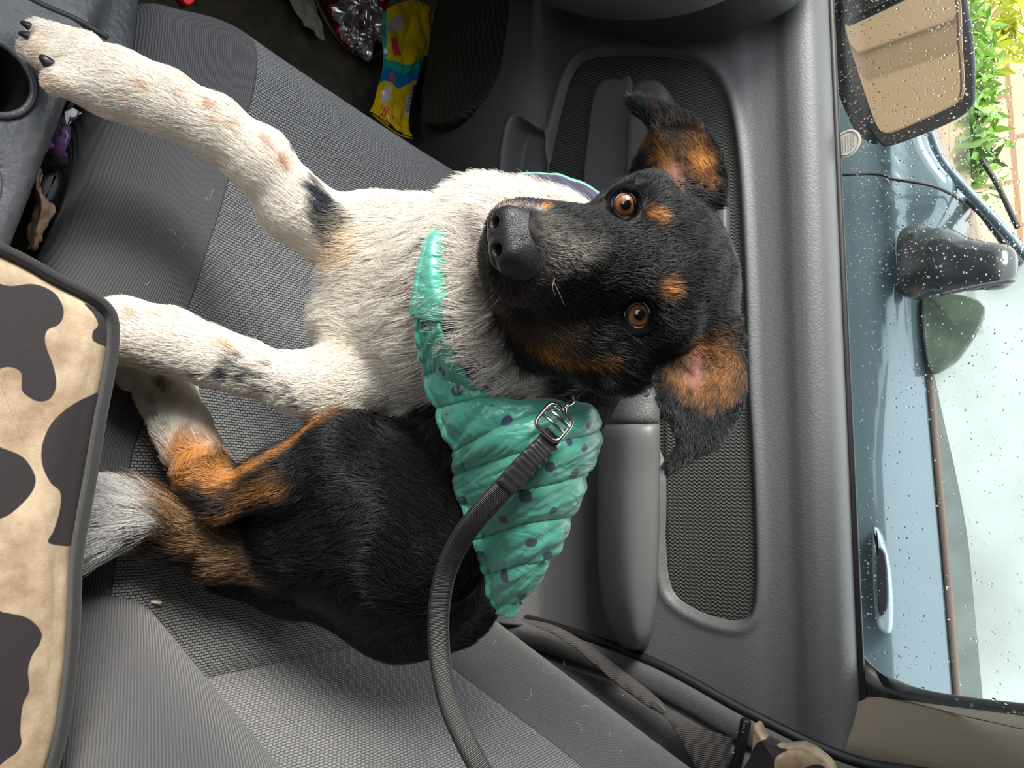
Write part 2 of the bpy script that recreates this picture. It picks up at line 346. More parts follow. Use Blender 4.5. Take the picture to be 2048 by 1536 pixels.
def rear_edge_y(z): return np.interp(z, [-.4, -.028, .15, .277, .384, .545], [-.16, -.168, -.201, -.242, -.262, -.25])
def build_door():
    d = thing('door_1', (.42, .2, -.33), 'dark grey front passenger door with a ribbed cloth insert', None, kind='structure')
    prof = spline([(.45, -.42), (.42, -.31), (.385, -.22), (.362, -.15), (.352, -.10), (.352, -.065), (.362, -.042), (.380, -.030), (.386, -.01), (.386, .05), (.386, .12), (.386, .2), (.386, .27), (.392, .30), (.3925, .325), (.386, .345), (.386, .362), (.396, .377), (.418, .3855), (.445, .387)], 330)
    ys = np.linspace(-.275, 1.15, 400)
    Z = np.tile(prof[:, 1], (len(ys), 1)); X = np.tile(prof[:, 0], (len(ys), 1)); Y = np.tile(ys[:, None], (1, prof.shape[0]))
    re = rear_edge_y(Z); Y = np.where(Y < re, re, Y)
    ins = INSERT = YZ([(1083, 360), (1096, 300), (1112, 230), (1133, 155), (1160, 116), (1210, 104), (1300, 103), (1370, 113), (1415, 138), (1448, 190), (1466, 270), (1477, 380), (1486, 560), (1492, 760), (1500, 900), (1506, 1050), (1507, 1170), (1500, 1225), (1480, 1245), (1450, 1245), (1395, 1228), (1345, 1195), (1328, 1150), (1322, 1080), (1310, 900), (1150, 860), (1080, 600)], .386)
    P = np.stack([Y.ravel(), Z.ravel()], 1)
    s = sdpoly(P, spline(ins[:, 1:], 160, True)).reshape(Y.shape)
    X = X + np.where(Z > -.06, .014*sstep(.005, -.006, s) - .003*np.exp(-((s-.008)/.006)**2), 0)
    pk = YZ([(1008, 380), (1012, 310), (1020, 262), (1030, 240), (1048, 243), (1068, 258), (1066, 300), (1058, 380), (1050, 460), (1000, 460)], .354)
    s2 = sdpoly(P, spline(pk[:, 1:], 80, True)).reshape(Y.shape); X = X+.045*sstep(.003, -.004, s2)-.003*np.exp(-((s2-.007)/.004)**2)
    sh = sstep(.03, -.0, np.abs(Z+.16)-.1)*sstep(.62, .35, Y)*.012; X = X+sh*0
    V = np.stack([X, Y, Z], -1).reshape(-1, 3)
    mesh('door_panel', V, gridF(*Y.shape), M['plastic_soft'], d)
    # cloth insert with wavy ribs
    m = bpy.data.materials.new('wavy rib cloth'); m.use_nodes = True; t = m.node_tree; b = t.nodes['Principled BSDF']
    b.inputs['Roughness'].default_value = .75; b.inputs['Specular IOR Level'].default_value = .3
    tcn = nn(t, 'ShaderNodeTexCoord'); wv = nn(t, 'ShaderNodeTexWave', bands_direction='Y', wave_profile='SIN'); wv.inputs['Scale'].default_value = 66
    sx = nn(t, 'ShaderNodeSeparateXYZ'); t.links.new(tcn.outputs['Object'], sx.inputs[0])
    w2 = nn(t, 'ShaderNodeMath', operation='MULTIPLY'); w2.inputs[1].default_value = 900; t.links.new(sx.outputs[2], w2.inputs[0])
    w3 = nn(t, 'ShaderNodeMath', operation='SINE'); t.links.new(w2.outputs[0], w3.inputs[0])
    w4 = nn(t, 'ShaderNodeMath', operation='MULTIPLY_ADD'); w4.inputs[1].default_value = .0011; t.links.new(w3.outputs[0], w4.inputs[0]); t.links.new(sx.outputs[1], w4.inputs[2])
    cb = nn(t, 'ShaderNodeCombineXYZ'); t.links.new(w4.outputs[0], cb.inputs[1]); t.links.new(cb.outputs[0], wv.inputs['Vector'])
    cr = nn(t, 'ShaderNodeMix', data_type='RGBA'); cr.inputs[6].default_value = (.028, .028, .027, 1); cr.inputs[7].default_value = (.10, .10, .095, 1)
    t.links.new(wv.outputs['Fac'], cr.inputs[0]); t.links.new(cr.outputs[2], b.inputs['Base Color'])
    bm = nn(t, 'ShaderNodeBump'); bm.inputs['Distance'].default_value = .0012; t.links.new(wv.outputs['Fac'], bm.inputs['Height']); t.links.new(bm.outputs[0], b.inputs['Normal'])
    M['wavy'] = m
    V, F = pad(ins+np.array((.009, 0, 0)), (-1, 0, 0), .008, bevel=.005, n=180, dome=.004, close=False, rings=14)
    mesh('door_insert', V, F, m, d)
    # speaker grille
    o = YZ([(843, 238), (862, 246), (900, 241), (940, 220), (975, 186), (998, 146), (1008, 100), (1018, 20), (1010, -70), (960, -110), (900, -90), (868, 20), (852, 120), (843, 190)], .350)
    m2 = mat('ribbed grille', (.05, .05, .045), .6, bump=('Y', 90, .002)); V, F = pad(o, (-1, 0, .1), .03, bevel=.004, n=120, dome=.006)
    mesh('speaker_grille', V, F, m2, d)
    # smooth plate, pull handle, armrest, switch pad, release bezel
    o = YZ([(1155, 800), (1158, 560), (1165, 360), (1175, 262), (1186, 190), (1205, 160), (1240, 157), (1262, 170), (1262, 400), (1258, 600), (1252, 800)], .384)
    V, F = pad(o, (-1, 0, 0), .016, bevel=.004, n=120); mesh('trim_plate', V, F, M['plastic_smooth'], d)
    o = YZ([(1230, 800), (1236, 600), (1242, 400), (1248, 240), (1256, 180), (1274, 157), (1300, 153), (1322, 165), (1332, 200), (1331, 300), (1328, 500), (1322, 800)], .352)
    V, F = pad(o, (-1, 0, 0), .05, bevel=.013, n=140); h = mesh('pull_handle', V, F, M['plastic'], d)
    o = YZ([(1392, 385), (1425, 372), (1446, 382), (1451, 420), (1450, 490), (1440, 535), (1420, 552), (1392, 545)], .375)
    V, F = pad(o, (-1, 0, 0), .03, bevel=.004, n=90); r = mesh('release_bezel', V, F, M['plastic_smooth'], d)
    o = YZ([(1385, 400), (1425, 390), (1438, 400), (1440, 430), (1439, 490), (1430, 520), (1415, 533), (1385, 530)], .373)
    V, F = pad(o, (-1, 0, 0), .006, bevel=.001, n=60); mesh('release_lever', V, F, M['plastic_dark'], r)
    def arm(name, rows, m):
        xs = (.385, .345, .322, .300, .303, .318, .345, .385)
        C = [[at(x, y, x=xx+dx) for x, xx in zip([r[0]]+r[:1]+r[1:]+[r[-1]], xs)] for y, dx, r in rows]
        S = sheet(C, 70, 60); return mesh(name, S.reshape(-1, 3), gridF(70, 60), m, d)
    arm('door_armrest', [(850, .03, [1197, 1208, 1248, 1288, 1315, 1319]), (853, .0, [1196, 1206, 1248, 1288, 1316, 1320]), (950, 0, [1195, 1204, 1247, 1287, 1316, 1320]), (1080, 0, [1195, 1206, 1247, 1285, 1314, 1318]), (1180, .002, [1201, 1213, 1252, 1286, 1311, 1314]),
        (1250, .008, [1216, 1228, 1262, 1288, 1305, 1308]), (1282, .016, [1234, 1242, 1268, 1286, 1297, 1300]), (1296, .030, [1246, 1252, 1268, 1281, 1290, 1293]), (1300, .07, [1250, 1255, 1268, 1279, 1287, 1290])], M['plastic_smooth'])
    sw = arm('switch_panel', [(848, .03, [1197, 1208, 1248, 1288, 1315, 1319]), (845, .001, [1196, 1206, 1248, 1288, 1316, 1320]), (800, 0, [1195, 1204, 1247, 1287, 1316, 1320]), (740, .003, [1194, 1203, 1246, 1286, 1314, 1318]), (690, .012, [1196, 1206, 1246, 1284, 1310, 1314]), (680, .07, [1200, 1210, 1246, 1282, 1306, 1310])], M['plastic'])
    c = at(1290, 780, x=.303); a = np.linspace(0, 2*math.pi, 24, endpoint=False)
    V, F = pad(c+np.stack([0*a, .0085*np.cos(a), .0065*np.sin(a)], 1), (-1, 0, .12), .006, bevel=.002, n=40); mesh('window_switch', V, F, M['plastic_smooth'], sw)
    # lower map pocket lip
    lip = np.array([at(a_, b_, x=.345) for a_, b_ in [(1040, 1240), (1060, 1120), (1095, 960), (1110, 800), (1090, 600), (1080, 400), (1098, 240), (1112, 80), (1118, -60)]])
    # window seals
    for nm, x, z, r0 in (('window_seal', .447, .388, .0055), ('window_seal', .461, .3865, .004)):
        P = np.array([(x, y, z) for y in np.linspace(-.245, 1.1, 40)]); V, F = tube(P, r0, 10); mesh(nm, V, F, M['black'], d)
    # window frame with its curved rear corner
    o = YZ([(1688, 1230), (1700, 1270), (1716, 1302), (1745, 1337), (1790, 1364), (1850, 1384), (1950, 1400), (2080, 1415), (2200, 1425), (2200, 1490), (2060, 1462), (1900, 1440), (1760, 1425), (1690, 1428), (1672, 1390), (1678, 1280)], .455)
    V, F = pad(o, (-1, 0, 0), .02, bevel=.004, n=160, rings=8)
    # ring fill needs a convex shape, so the frame is a strip between its two edges
    ou = YZ([(1690, 1130), (1694, 1200), (1703, 1262), (1718, 1304), (1748, 1338), (1792, 1364), (1850, 1384), (1950, 1400), (2080, 1414), (2240, 1428)], .455)
    inn = YZ([(1672, 1130), (1675, 1220), (1678, 1300), (1682, 1350), (1686, 1390), (1735, 1420), (1840, 1440), (1950, 1452), (2080, 1470), (2240, 1490)], .455)
    A = spline(ou, 60); B = spline(inn, 60); rows = [A+(.012, 0, 0), A, A*.6+B*.4+(-.004, 0, 0), B+(-.002, 0, 0), B+(.03, 0, 0)]
    mesh('window_frame', np.stack(rows, 1).reshape(-1, 3), gridF(60, 5), mat('frame black', (.018, .02, .024), .3), d)
    return d
door = build_door()

def build_glass():
    m = bpy.data.materials.new('window glass'); m.use_nodes = True; t = m.node_tree; t.nodes.remove(t.nodes['Principled BSDF'])
    tr = nn(t, 'ShaderNodeBsdfTransparent'); tr.inputs[0].default_value = (.93, .97, .96, 1); gl = nn(t, 'ShaderNodeBsdfGlossy'); gl.inputs['Roughness'].default_value = .02
    fr = nn(t, 'ShaderNodeFresnel'); fr.inputs[0].default_value = 1.45; mx = nn(t, 'ShaderNodeMixShader'); t.links.new(fr.outputs[0], mx.inputs[0]); t.links.new(tr.outputs[0], mx.inputs[1]); t.links.new(gl.outputs[0], mx.inputs[2])
    t.links.new(mx.outputs[0], t.nodes['Material Output'].inputs[0])
    g = [(.462+.0-.30*(z-.38), y, z) for y in (-.21, 1.05) for z in (.375, .70)]
    V = np.array(g+[(p[0]+.004, p[1], p[2]) for p in g]); F = [(0, 1, 3, 2), (4, 6, 7, 5), (0, 4, 5, 1), (2, 3, 7, 6), (0, 2, 6, 4), (1, 5, 7, 3)]
    tag(mesh('window_1', V, F, m, smooth=False), 'wet side window of the passenger door', kind='structure')
    # raindrops on the outside face
    V = []; F = []; n = 0
    ico = []; rings, seg = 3, 7
    for i in range(rings):
        th = math.pi/2*(1-i/rings)
        for j in range(seg): ico.append((math.cos(th), math.sin(th)*math.cos(2*math.pi*j/seg), math.sin(th)*math.sin(2*math.pi*j/seg)))
    ico.append((1, 0, 0)); fo = []
    for i in range(rings-1):
        for j in range(seg): fo.append((i*seg+j, i*seg+(j+1) % seg, (i+1)*seg+(j+1) % seg, (i+1)*seg+j))
    for j in range(seg): fo.append(((rings-1)*seg+j, (rings-1)*seg+(j+1) % seg, rings*seg))
    ico = np.array(ico)
    for k in range(6500):
        y = RNG.uniform(-.2, .75); z = RNG.uniform(.385, .60); dens = .35+.65*(y > .28)
        if RNG.random() > dens: continue
        r = .00045+.0012*RNG.random()**3; s = np.array((r*.55, r*RNG.uniform(.8, 1.1), r*RNG.uniform(.9, 1.5)))
        V.append(ico*s+np.array((.4665-.30*(z-.38), y, z))); F += [tuple(i+n for i in f) for f in fo]; n += len(ico)
    md = mat('rain water', (1, 1, 1), .02, trans=1, ior=1.33)
    tag(mesh('raindrops', np.concatenate(V), F, md), 'clear raindrops scattered over the outside of the side window', 'raindrops', kind='stuff')
build_glass()

def build_pillar():
    # weather strip round the door opening
    E = spline(np.array([(.372, -.150, -.20), (.372, -.160, -.028), (.372, -.190, .15), (.372, -.232, .277), (.376, -.262, .384), (.38, -.262, .47), (.385, -.258, .60), (.38, -.25, .78)]), 90)
    V, F = tube(E, .0065, 12); tag(mesh('trim_1', V, F, M['black']), 'black rubber weather strip behind the door', kind='structure')
    # pillar lining: a rounded lip, then a broad leather-grained panel
    prof = [(.004, .004), (-.006, -.006), (-.010, -.018), (-.008, -.034), (.002, -.040), (-.002, -.044), (-.012, -.06), (-.016, -.10), (-.012, -.2), (.0, -.45)]
    rows = np.stack([E+np.array((a, b, 0)) for a, b in spline(prof, 60)], 1)
    tag(mesh('trim_2', rows.reshape(-1, 3), gridF(*rows.shape[:2]), M['plastic_soft']), 'dark grey lower lining of the door pillar', kind='structure')
    A = spline(YZ([(1692, 1415), (1730, 1404), (1800, 1410), (1900, 1424), (2050, 1444), (2220, 1470)], .435), 50); B = spline(YZ([(1672, 1505), (1730, 1530), (1800, 1552), (1900, 1580), (2050, 1610), (2220, 1640)], .395), 50)
    rows = np.stack([A+(.03, .004, 0), A, A*.8+B*.2+(-.006, 0, 0), A*.4+B*.6+(-.008, 0, 0), B, B+(.02, -.01, 0)], 1)
    tag(mesh('trim_3', rows.reshape(-1, 3), gridF(50, 6), M['beige']), 'beige upper pillar trim beside the window', kind='structure')
build_pillar()

# ================================================================== the seat
def xs_seam(y): return np.interp(y, [-.1, .046, .173, .259, .373, .444, .5], [-.252, -.245, -.21, -.184, -.163, -.161, -.158])
def build_seat():
    s = thing('passenger_seat', (-.01, .1, -.33), 'grey cloth front passenger seat with knitted centre and plain bolsters, under the dog', 'car seat')
    f = Field((-.36, -.22, -.20), (.30, .50, .07), .005)
    f.rbox((-.02, .14, -.085), AX, (.245, .30, .075), .035, .01)
    # the front edge: a rounded roll that drops away at the inboard corner
    f.cone((-.165, .405, -.05), .05, (.20, .36, -.05), .05, .03)
    f.cone((-.245, -.16, -.055), .055, (-.235, .18, -.052), .058, .03); f.cone((-.235, .18, -.052), .058, (-.185, .385, -.065), .06, .03)
    f.cone((.205, -.16, -.04), .05, (.20, .34, -.05), .05, .03)
    V, Q = f.surface(3)
    zone = .5+(V[:, 0]-xs_seam(V[:, 1]))*20
    zone = np.where(zone > .5, np.minimum(zone, .5+np.abs(V[:, 1]-(.222-.15*(V[:, 0]+.14)))*25), zone)
    zone = np.where((V[:, 0] > .185) & (V[:, 1] < .30), .5-(V[:, 0]-.185)*20, zone)
    M['seat_c'] = fabric_seat('seat cloth cushion', (0, 1), .018)
    mesh('cushion', V, Q, M['seat_c'], s, attrs={'zone': zone, 'rib': V[:, 0]-xs_seam(V[:, 1])})
    b = unit((0, -.47, .88)); n = np.array((0, b[2], -b[1]))
    f = Field((-.40, -.75, -.12), (.34, 0, .50), .006); c0 = np.array((-.02, -.138, -.02))
    f.rbox(c0+b*.30-n*.055, (AX[0], n, b), (.255, .055, .42), .04, .01)
    f.cone(np.array((-.255, -.108, -.04)), .06, np.array((-.265, -.108, -.04))+b*.60+n*.01, .075, .05)
    f.cone(np.array((.225, -.18, -.03)), .05, np.array((.235, -.18, -.03))+b*.60+n*.01, .065, .04)
    V, Q = f.surface(3); hgt = (V-c0)@b
    xl = np.interp(hgt, [0, .1, .2, .35, .6], [-.205, -.185, -.165, -.15, -.14]); xr = np.interp(hgt, [0, .1, .2, .35, .6], [.10, .115, .135, .15, .16])
    zone = .5+np.minimum(V[:, 0]-xl, xr-V[:, 0])*20
    M['seat_b'] = fabric_seat('seat cloth back', (0, 2), .018)
    mesh('backrest', V, Q, M['seat_b'], s, attrs={'zone': zone, 'rib': V[:, 0]*.9+.45*V[:, 2]})
    return s
seat = build_seat()

# ================================================================== console, dashboard
def build_console():
    c = thing('center_console', (-.5, .25, -.33), 'dark grey scuffed centre console with two round cup holders', 'console')
    f = Field((-.62, -.30, -.21), (-.20, .72, .06), .004)
    al = unit((.206, .979, 0)); nr = np.array((al[1], -al[0], 0)); c_ = np.array((-.331, .235, -.09))-nr*.205+al*.0
    f.rbox(c_, (nr, al, AX[2]), (.205, .42, .11), .018, .01)
    f.rbox((-.42, .52, -.10), AX, (.163, .17, .085), .02, .02)
    for (cx_, cy_, r_) in ((-.3715, .2855, .0235), (-.3870, .212, .0255)):
        f.cone((cx_, cy_, .06), r_+.004, (cx_, cy_, -.075), r_-.004, .003, sub=True)
    f.cone((-.33, .43, .05), .022, (-.36, .50, .05), .03, .006, sub=True)
    V, Q = f.surface(2); mesh('console_body', V, Q, M['console'], c)
    for cx_, cy_, r_ in ((-.3715, .2855, .0235), (-.3870, .212, .0255)):
        a = np.linspace(0, 2*math.pi, 56, endpoint=False)
        P = np.stack([cx_+(r_+.002)*np.cos(a), cy_+(r_+.002)*np.sin(a), 0*a+.0205], 1); V, F = tube(P, .0024, 8, closed=True)
        ring = mesh('cup_holder', V, F, M['console'], c)
        rows = [np.stack([cx_+rr*np.cos(a), cy_+rr*np.sin(a), 0*a+zz], 1) for rr, zz in ((r_, .018), (r_-.003, -.03), (r_-.005, -.07), (r_-.012, -.074), (.001, -.074))]
        R_ = np.stack(rows, 1); mesh('cup_well', R_.reshape(-1, 3), gridF(56, 5, True), M['cupwell'], ring)
    P = spline(np.array([at(x, y, z=.0195) for x, y in [(30, -20), (90, 12), (150, 38), (215, 75)]]), 20); V, F = tube(P, .0022, 8); mesh('console_seam', V, F, M['plastic_dark'], c)
build_console()

def build_dash():
    d = thing('dashboard', (-.1, .75, -.1), 'dark dashboard end above the passenger footwell', 'dashboard')
    prof = spline([(1.0, -.02), (.80, .02), (.70, .08), (.655, .15), (.628, .22), (.615, .29), (.618, .34), (.64, .385), (.70, .42), (.85, .445), (1.15, .45)], 70)
    xs = np.concatenate([np.linspace(-1.0, .33, 20), .33+.035*np.sin(np.linspace(0, math.pi/2, 8))[1:]])
    sh = np.concatenate([np.zeros(20), .03*(1-np.cos(np.linspace(0, math.pi/2, 8)))[1:]])
    rows = np.stack([np.stack([np.full(70, x), prof[:, 0]+s_, prof[:, 1]], 1) for x, s_ in zip(xs, sh)], 0)
    mb = MB(); mb.add(rows.reshape(-1, 3), gridF(*rows.shape[:2])); k = rows[-1]
    mb.add(np.concatenate([k, [(.365, 1.1, .2)]]), [(i, i+1, 70) for i in range(69)]); mb.build('dash_body', M['plastic_dark'], d)
    P = rows[-12][:, :]; V, F = tube(P+(0, -.001, 0), .0012, 6); mesh('glovebox_seam', V, F, M['black'], d)
    # glovebox face
    gb = spline([(.690, .06), (.648, .13), (.618, .20), (.603, .27), (.606, .33)], 24)
    rows = np.stack([np.stack([np.full(24, x), gb[:, 0]-dy, gb[:, 1]], 1) for x, dy in ((-.12, -.02), (-.11, .0), (.20, .004), (.255, 0), (.262, -.02))], 0)
    mesh('glovebox_door', rows.reshape(-1, 3), gridF(5, 24), M['plastic_soft'], d)
build_dash()

# ================================================================== armrest with the cow-print cover
def cow_mat():
    m = bpy.data.materials.new('cow print neoprene'); m.use_nodes = True; t = m.node_tree; b = t.nodes['Principled BSDF']; b.inputs['Roughness'].default_value = .8; b.inputs['Sheen Weight'].default_value = .05
    a = nn(t, 'ShaderNodeAttribute', attribute_name='blob'); tcn = nn(t, 'ShaderNodeTexCoord'); nz = nn(t, 'ShaderNodeTexNoise'); nz.inputs['Scale'].default_value = 28; nz.inputs['Detail'].default_value = 8; nz.inputs['Roughness'].default_value = .65
    t.links.new(tcn.outputs['Object'], nz.inputs[0]); r = nn(t, 'ShaderNodeValToRGB'); t.links.new(nz.outputs[0], r.inputs[0])
    e = r.color_ramp.elements; e[0].position = .36; e[0].color = (.26, .175, .105, 1); e[1].position = .64; e[1].color = (.52, .41, .28, 1)
    g = nn(t, 'ShaderNodeMapRange'); g.inputs[1].default_value = -.0003; g.inputs[2].default_value = .0003; t.links.new(a.outputs['Fac'], g.inputs[0])
    mx = nn(t, 'ShaderNodeMix', data_type='RGBA'); mx.inputs[6].default_value = (.020, .014, .016, 1); t.links.new(g.outputs[0], mx.inputs[0]); t.links.new(r.outputs[0], mx.inputs[7]); t.links.new(mx.outputs[2], b.inputs['Base Color'])
    n2 = nn(t, 'ShaderNodeTexNoise'); n2.inputs['Scale'].default_value = 1500; t.links.new(tcn.outputs['Object'], n2.inputs[0]); bm = nn(t, 'ShaderNodeBump'); bm.inputs['Distance'].default_value = .0002; t.links.new(n2.outputs[0], bm.inputs['Height']); t.links.new(bm.outputs[0], b.inputs['Normal'])
    return m
M['cow'] = cow_mat()
def build_armrest():
    a = thing('armrest', (-.40, -.03, -.0), 'centre armrest under a cow-print cover with black binding, at the left of the photo', 'armrest')
    z = .12
    O = [(-150, 420), (-60, 475), (0, 498), (60, 527), (120, 562), (175, 590), (212, 615), (228, 645), (228, 700), (216, 770), (200, 850), (184, 940), (168, 1030), (155, 1120), (152, 1220), (146, 1320), (134, 1420), (118, 1500), (90, 1580), (20, 1700), (-200, 1750), (-300, 1500), (-330, 1000), (-260, 560)]
    out = np.array([at(x, y, z=z) for x, y in O])
    V, F = pad(out, (0, 0, 1), .08, bevel=.012, n=420, dome=.004, rings=70)
    blobs = [[(-60, 570), (20, 572), (70, 568), (110, 585), (127, 620), (118, 648), (92, 662), (88, 690), (102, 730), (108, 770), (95, 798), (68, 803), (40, 785), (38, 765), (36, 745), (10, 735), (-60, 740)],
             [(168, 600), (190, 612), (212, 625), (240, 660), (236, 690), (205, 690), (185, 680), (186, 662), (197, 652), (190, 632)],
             [(205, 785), (190, 788), (160, 800), (125, 820), (95, 850), (78, 890), (78, 930), (95, 965), (118, 985), (118, 1020), (105, 1060), (92, 1080), (100, 1088), (145, 1093), (175, 1080), (185, 1000), (195, 900), (208, 830)],
             [(-60, 880), (0, 897), (40, 915), (62, 948), (62, 975), (40, 1005), (0, 1035), (-60, 1040)],
             [(-60, 1215), (0, 1223), (50, 1235), (78, 1262), (76, 1285), (60, 1310), (52, 1340), (55, 1380), (42, 1410), (38, 1460), (40, 1490), (15, 1515), (-60, 1540)],
             [(-150, 1100), (-100, 1120), (-110, 1200), (-170, 1180)], [(-220, 700), (-150, 720), (-170, 830), (-240, 800)]]
    P = V[:, :2]; s = np.full(len(P), 1e3)
    for bl in blobs:
        q = spline(np.array([at(x, y, z=z)[:2] for x, y in bl]), 120, True); s = np.minimum(s, sdpoly(P, q))
    mesh('armrest_cover', V, F, M['cow'], a, attrs={'blob': s})
    ring = spline(out, 260, True); c = ring.mean(0); ring = ring+unit(ring-c)*.0015+np.array((0, 0, -.004))
    V, F = tube(ring, 1, 16, closed=True, flat=(.0026, .0052), up=(0, 0, 1)); mesh('cover_binding', V, F, mat('black binding', (.018, .018, .019), .85, sheen=.3, bump=('noise', 900, .0004)), a)
    V, F = pad(out+np.array((0, 0, -.081)), (0, 0, 1), .016, bevel=.002, n=100); mesh('armrest_base', V*np.array((1, 1, 1)), F, M['plastic_dark'], a)
build_armrest()

def build_belt():
    m = mat('seat belt webbing', (.075, .068, .066), .8, bump=('Y', 150, .0008)); x = .345
    s = thing('seat_belt', tuple(at(1300, 1400, x=x)), 'dark grey seat belt lying between the seat and the door pillar', 'seat belt')
    up = [(1040, 1236), (1110, 1252), (1180, 1292), (1250, 1345), (1310, 1392), (1345, 1425), (1400, 1456), (1468, 1476)]; lo = [(1052, 1246), (1105, 1268), (1160, 1305), (1225, 1362), (1290, 1410), (1335, 1440), (1375, 1510), (1425, 1610)]
    A = spline(YZ(up, x), 60); B = spline(YZ(lo, x-.012), 60); C = (A+B)/2+np.array((-.004, 0, .001))
    rows = np.stack([A, A*.7+C*.3, C, B*.7+C*.3, B, B+(.0015, 0, 0), C+(.0015, 0, 0), A+(.0015, 0, 0)], 1)
    mesh('webbing', rows.reshape(-1, 3), gridF(60, 8), m, s)
    P = spline(YZ([(1492, 1438), (1489, 1460), (1480, 1500), (1468, 1540), (1452, 1590)], x-.012), 20); V, F = tube(P, [.005]+[.0062]*18+[.006], 14); t = mesh('latch_plate', V, F, M['black'], s)
    for k in range(4):
        p = P[2+k]; V, F = tube([p+(-.0015, 0, 0)+q for q in (np.array((0, -.002, .0052)), np.array((-.0052, 0, 0)), np.array((0, .002, -.0052)))], .0007, 6); mesh('ridge', V, F, M['plastic_smooth'], t)
    P = spline(YZ([(1467, 1503), (1460, 1520), (1448, 1545), (1440, 1560)], x-.02), 12); V, F = tube(P, .0016, 8); mesh('latch_edge', V, F, M['metal'], s)
    V, F = pad(YZ([(1300, 1402), (1312, 1403), (1330, 1420), (1328, 1428), (1314, 1420), (1303, 1412)], x-.02), (-1, 0, 0), .003, .001, n=40); mesh('belt_stop', V, F, M['plastic_smooth'], s)
    # cow-print cloth on the rear side
    o = YZ([(1505, 1452), (1515, 1455), (1526, 1478), (1560, 1494), (1600, 1492), (1635, 1510), (1665, 1545), (1680, 1640), (1500, 1640), (1480, 1560), (1500, 1510), (1502, 1480)], .30)
    V, F = pad(o, (-1, 0, 0), .02, .004, n=200, dome=.006, rings=40); sd_ = np.full(len(V), 1e3)
    for bl in [[(1527, 1480), (1560, 1496), (1575, 1500), (1553, 1515), (1545, 1560), (1480, 1570), (1505, 1500)], [(1620, 1530), (1650, 1535), (1680, 1590), (1630, 1600), (1605, 1550)]]:
        sd_ = np.minimum(sd_, sdpoly(V[:, 1:], spline(YZ(bl, .30)[:, 1:], 80, True)))
    c = mesh('rear_seat_cover', V, F, M['cow'], attrs={'blob': sd_}); tag(c, 'corner of a cow-print seat cover behind the seat belt latch', 'seat cover')
build_belt()

# ================================================================== outside the window
def onplane(px, py, p0, n): v = ray(px, py); return CAM+v*(((np.array(p0)-CAM)@n)/(v@n))
def build_mirror():
    t = thing('side_mirror', (.62, .80, .36), 'black door mirror with a wet beige-reflecting glass, outside the front of the side window', 'mirror')
    p0 = np.array((.74, .74, .44)); n = unit((-.50, -.86, .06))
    ho = [(1936, -60), (1936, 0), (1948, 78), (1953, 180), (1944, 219), (1893, 252), (1787, 293), (1758, 289), (1729, 248), (1704, 190), (1686, 130), (1676, 66), (1685, 30), (1730, -30), (1800, -80)]
    o = np.array([onplane(a, b, p0, n) for a, b in ho]); V, F = pad(o, n, .07, .006, n=160); h = mesh('mirror_housing', V, F, mat('mirror shell black', (.018, .02, .024), .25), t)
    gl = [(1690, 58), (1702, 42), (1760, 14), (1830, -20), (1912, -40), (1926, 100), (1929, 184), (1912, 208), (1873, 228), (1795, 262), (1770, 266), (1750, 246), (1717, 150)]
    o = np.array([onplane(a, b, p0+n*.0025, n) for a, b in gl]); V, F = pad(o, n, .006, .001, n=120); mesh('mirror_glass_or_reflection', V, F, mat('mirror glass', (.36, .32, .29), .03, metal=1), t)
    o = np.array([onplane(a, b, p0-n*.03, n) for a, b in [(1640, -60), (1640, 60), (1655, 120), (1680, 200), (1715, 272), (1760, 288), (1740, 200), (1700, 60), (1720, -60)]]); V, F = pad(o, n, .05, .008, n=100)
    mesh('mirror_arm', V, F, M['black'], t)
    # droplets on the mirror
build_mirror()
def build_sticker():
    c = at(1694, 287, x=.452); a = np.linspace(0, 2*math.pi, 40, endpoint=False); r = pr_(28, c)
    dn = unit((-1, 0, -.30)); v = unit((-.30, 0, 1)); 
    P = c+r*(np.cos(a)[:, None]*v+np.sin(a)[:, None]*np.array((0, 1, 0))); t = thing('window_sticker', c, 'round pale inspection sticker at the bottom edge of the side window', 'sticker')
    V, F = pad(P, dn, .0006, .0001, n=48, smooth_outline=True, rings=4); mesh('disc', V, F, mat('sticker paper', (.62, .58, .50), .6), t)
    V, F = tube(c+dn*.0004+r*.86*(np.cos(a)[:, None]*v+np.sin(a)[:, None]*np.array((0, 1, 0))), .0005, 6, closed=True); mesh('rim_line', V, F, mat('sticker ink', (.28, .27, .25), .6), t)
    im = bpy.data.materials['sticker ink']
    rng = np.random.default_rng(4); mb = MB()
    for i in range(6):      # illegible rows of small print
        x0 = -.55+i*.2; 
        for k in range(7):
            y0 = -.6+k*.18
            if x0*x0+y0*y0 > .55: continue
            q = [c+dn*.0006+r*((x0+dx)*v+(y0+dy)*np.array((0, 1, 0))) for dx, dy in ((0, 0), (.09*rng.uniform(.6, 1.3), 0), (.09, .12*rng.uniform(.6, 1.2)), (0, .12))]
            mb.add(q, [(0, 1, 2, 3)])
    mb.build('small_print', im, t, smooth=False)
def pr_(px, p): return px*float((np.array(p)-CAM)@_f)/FPX
build_sticker()

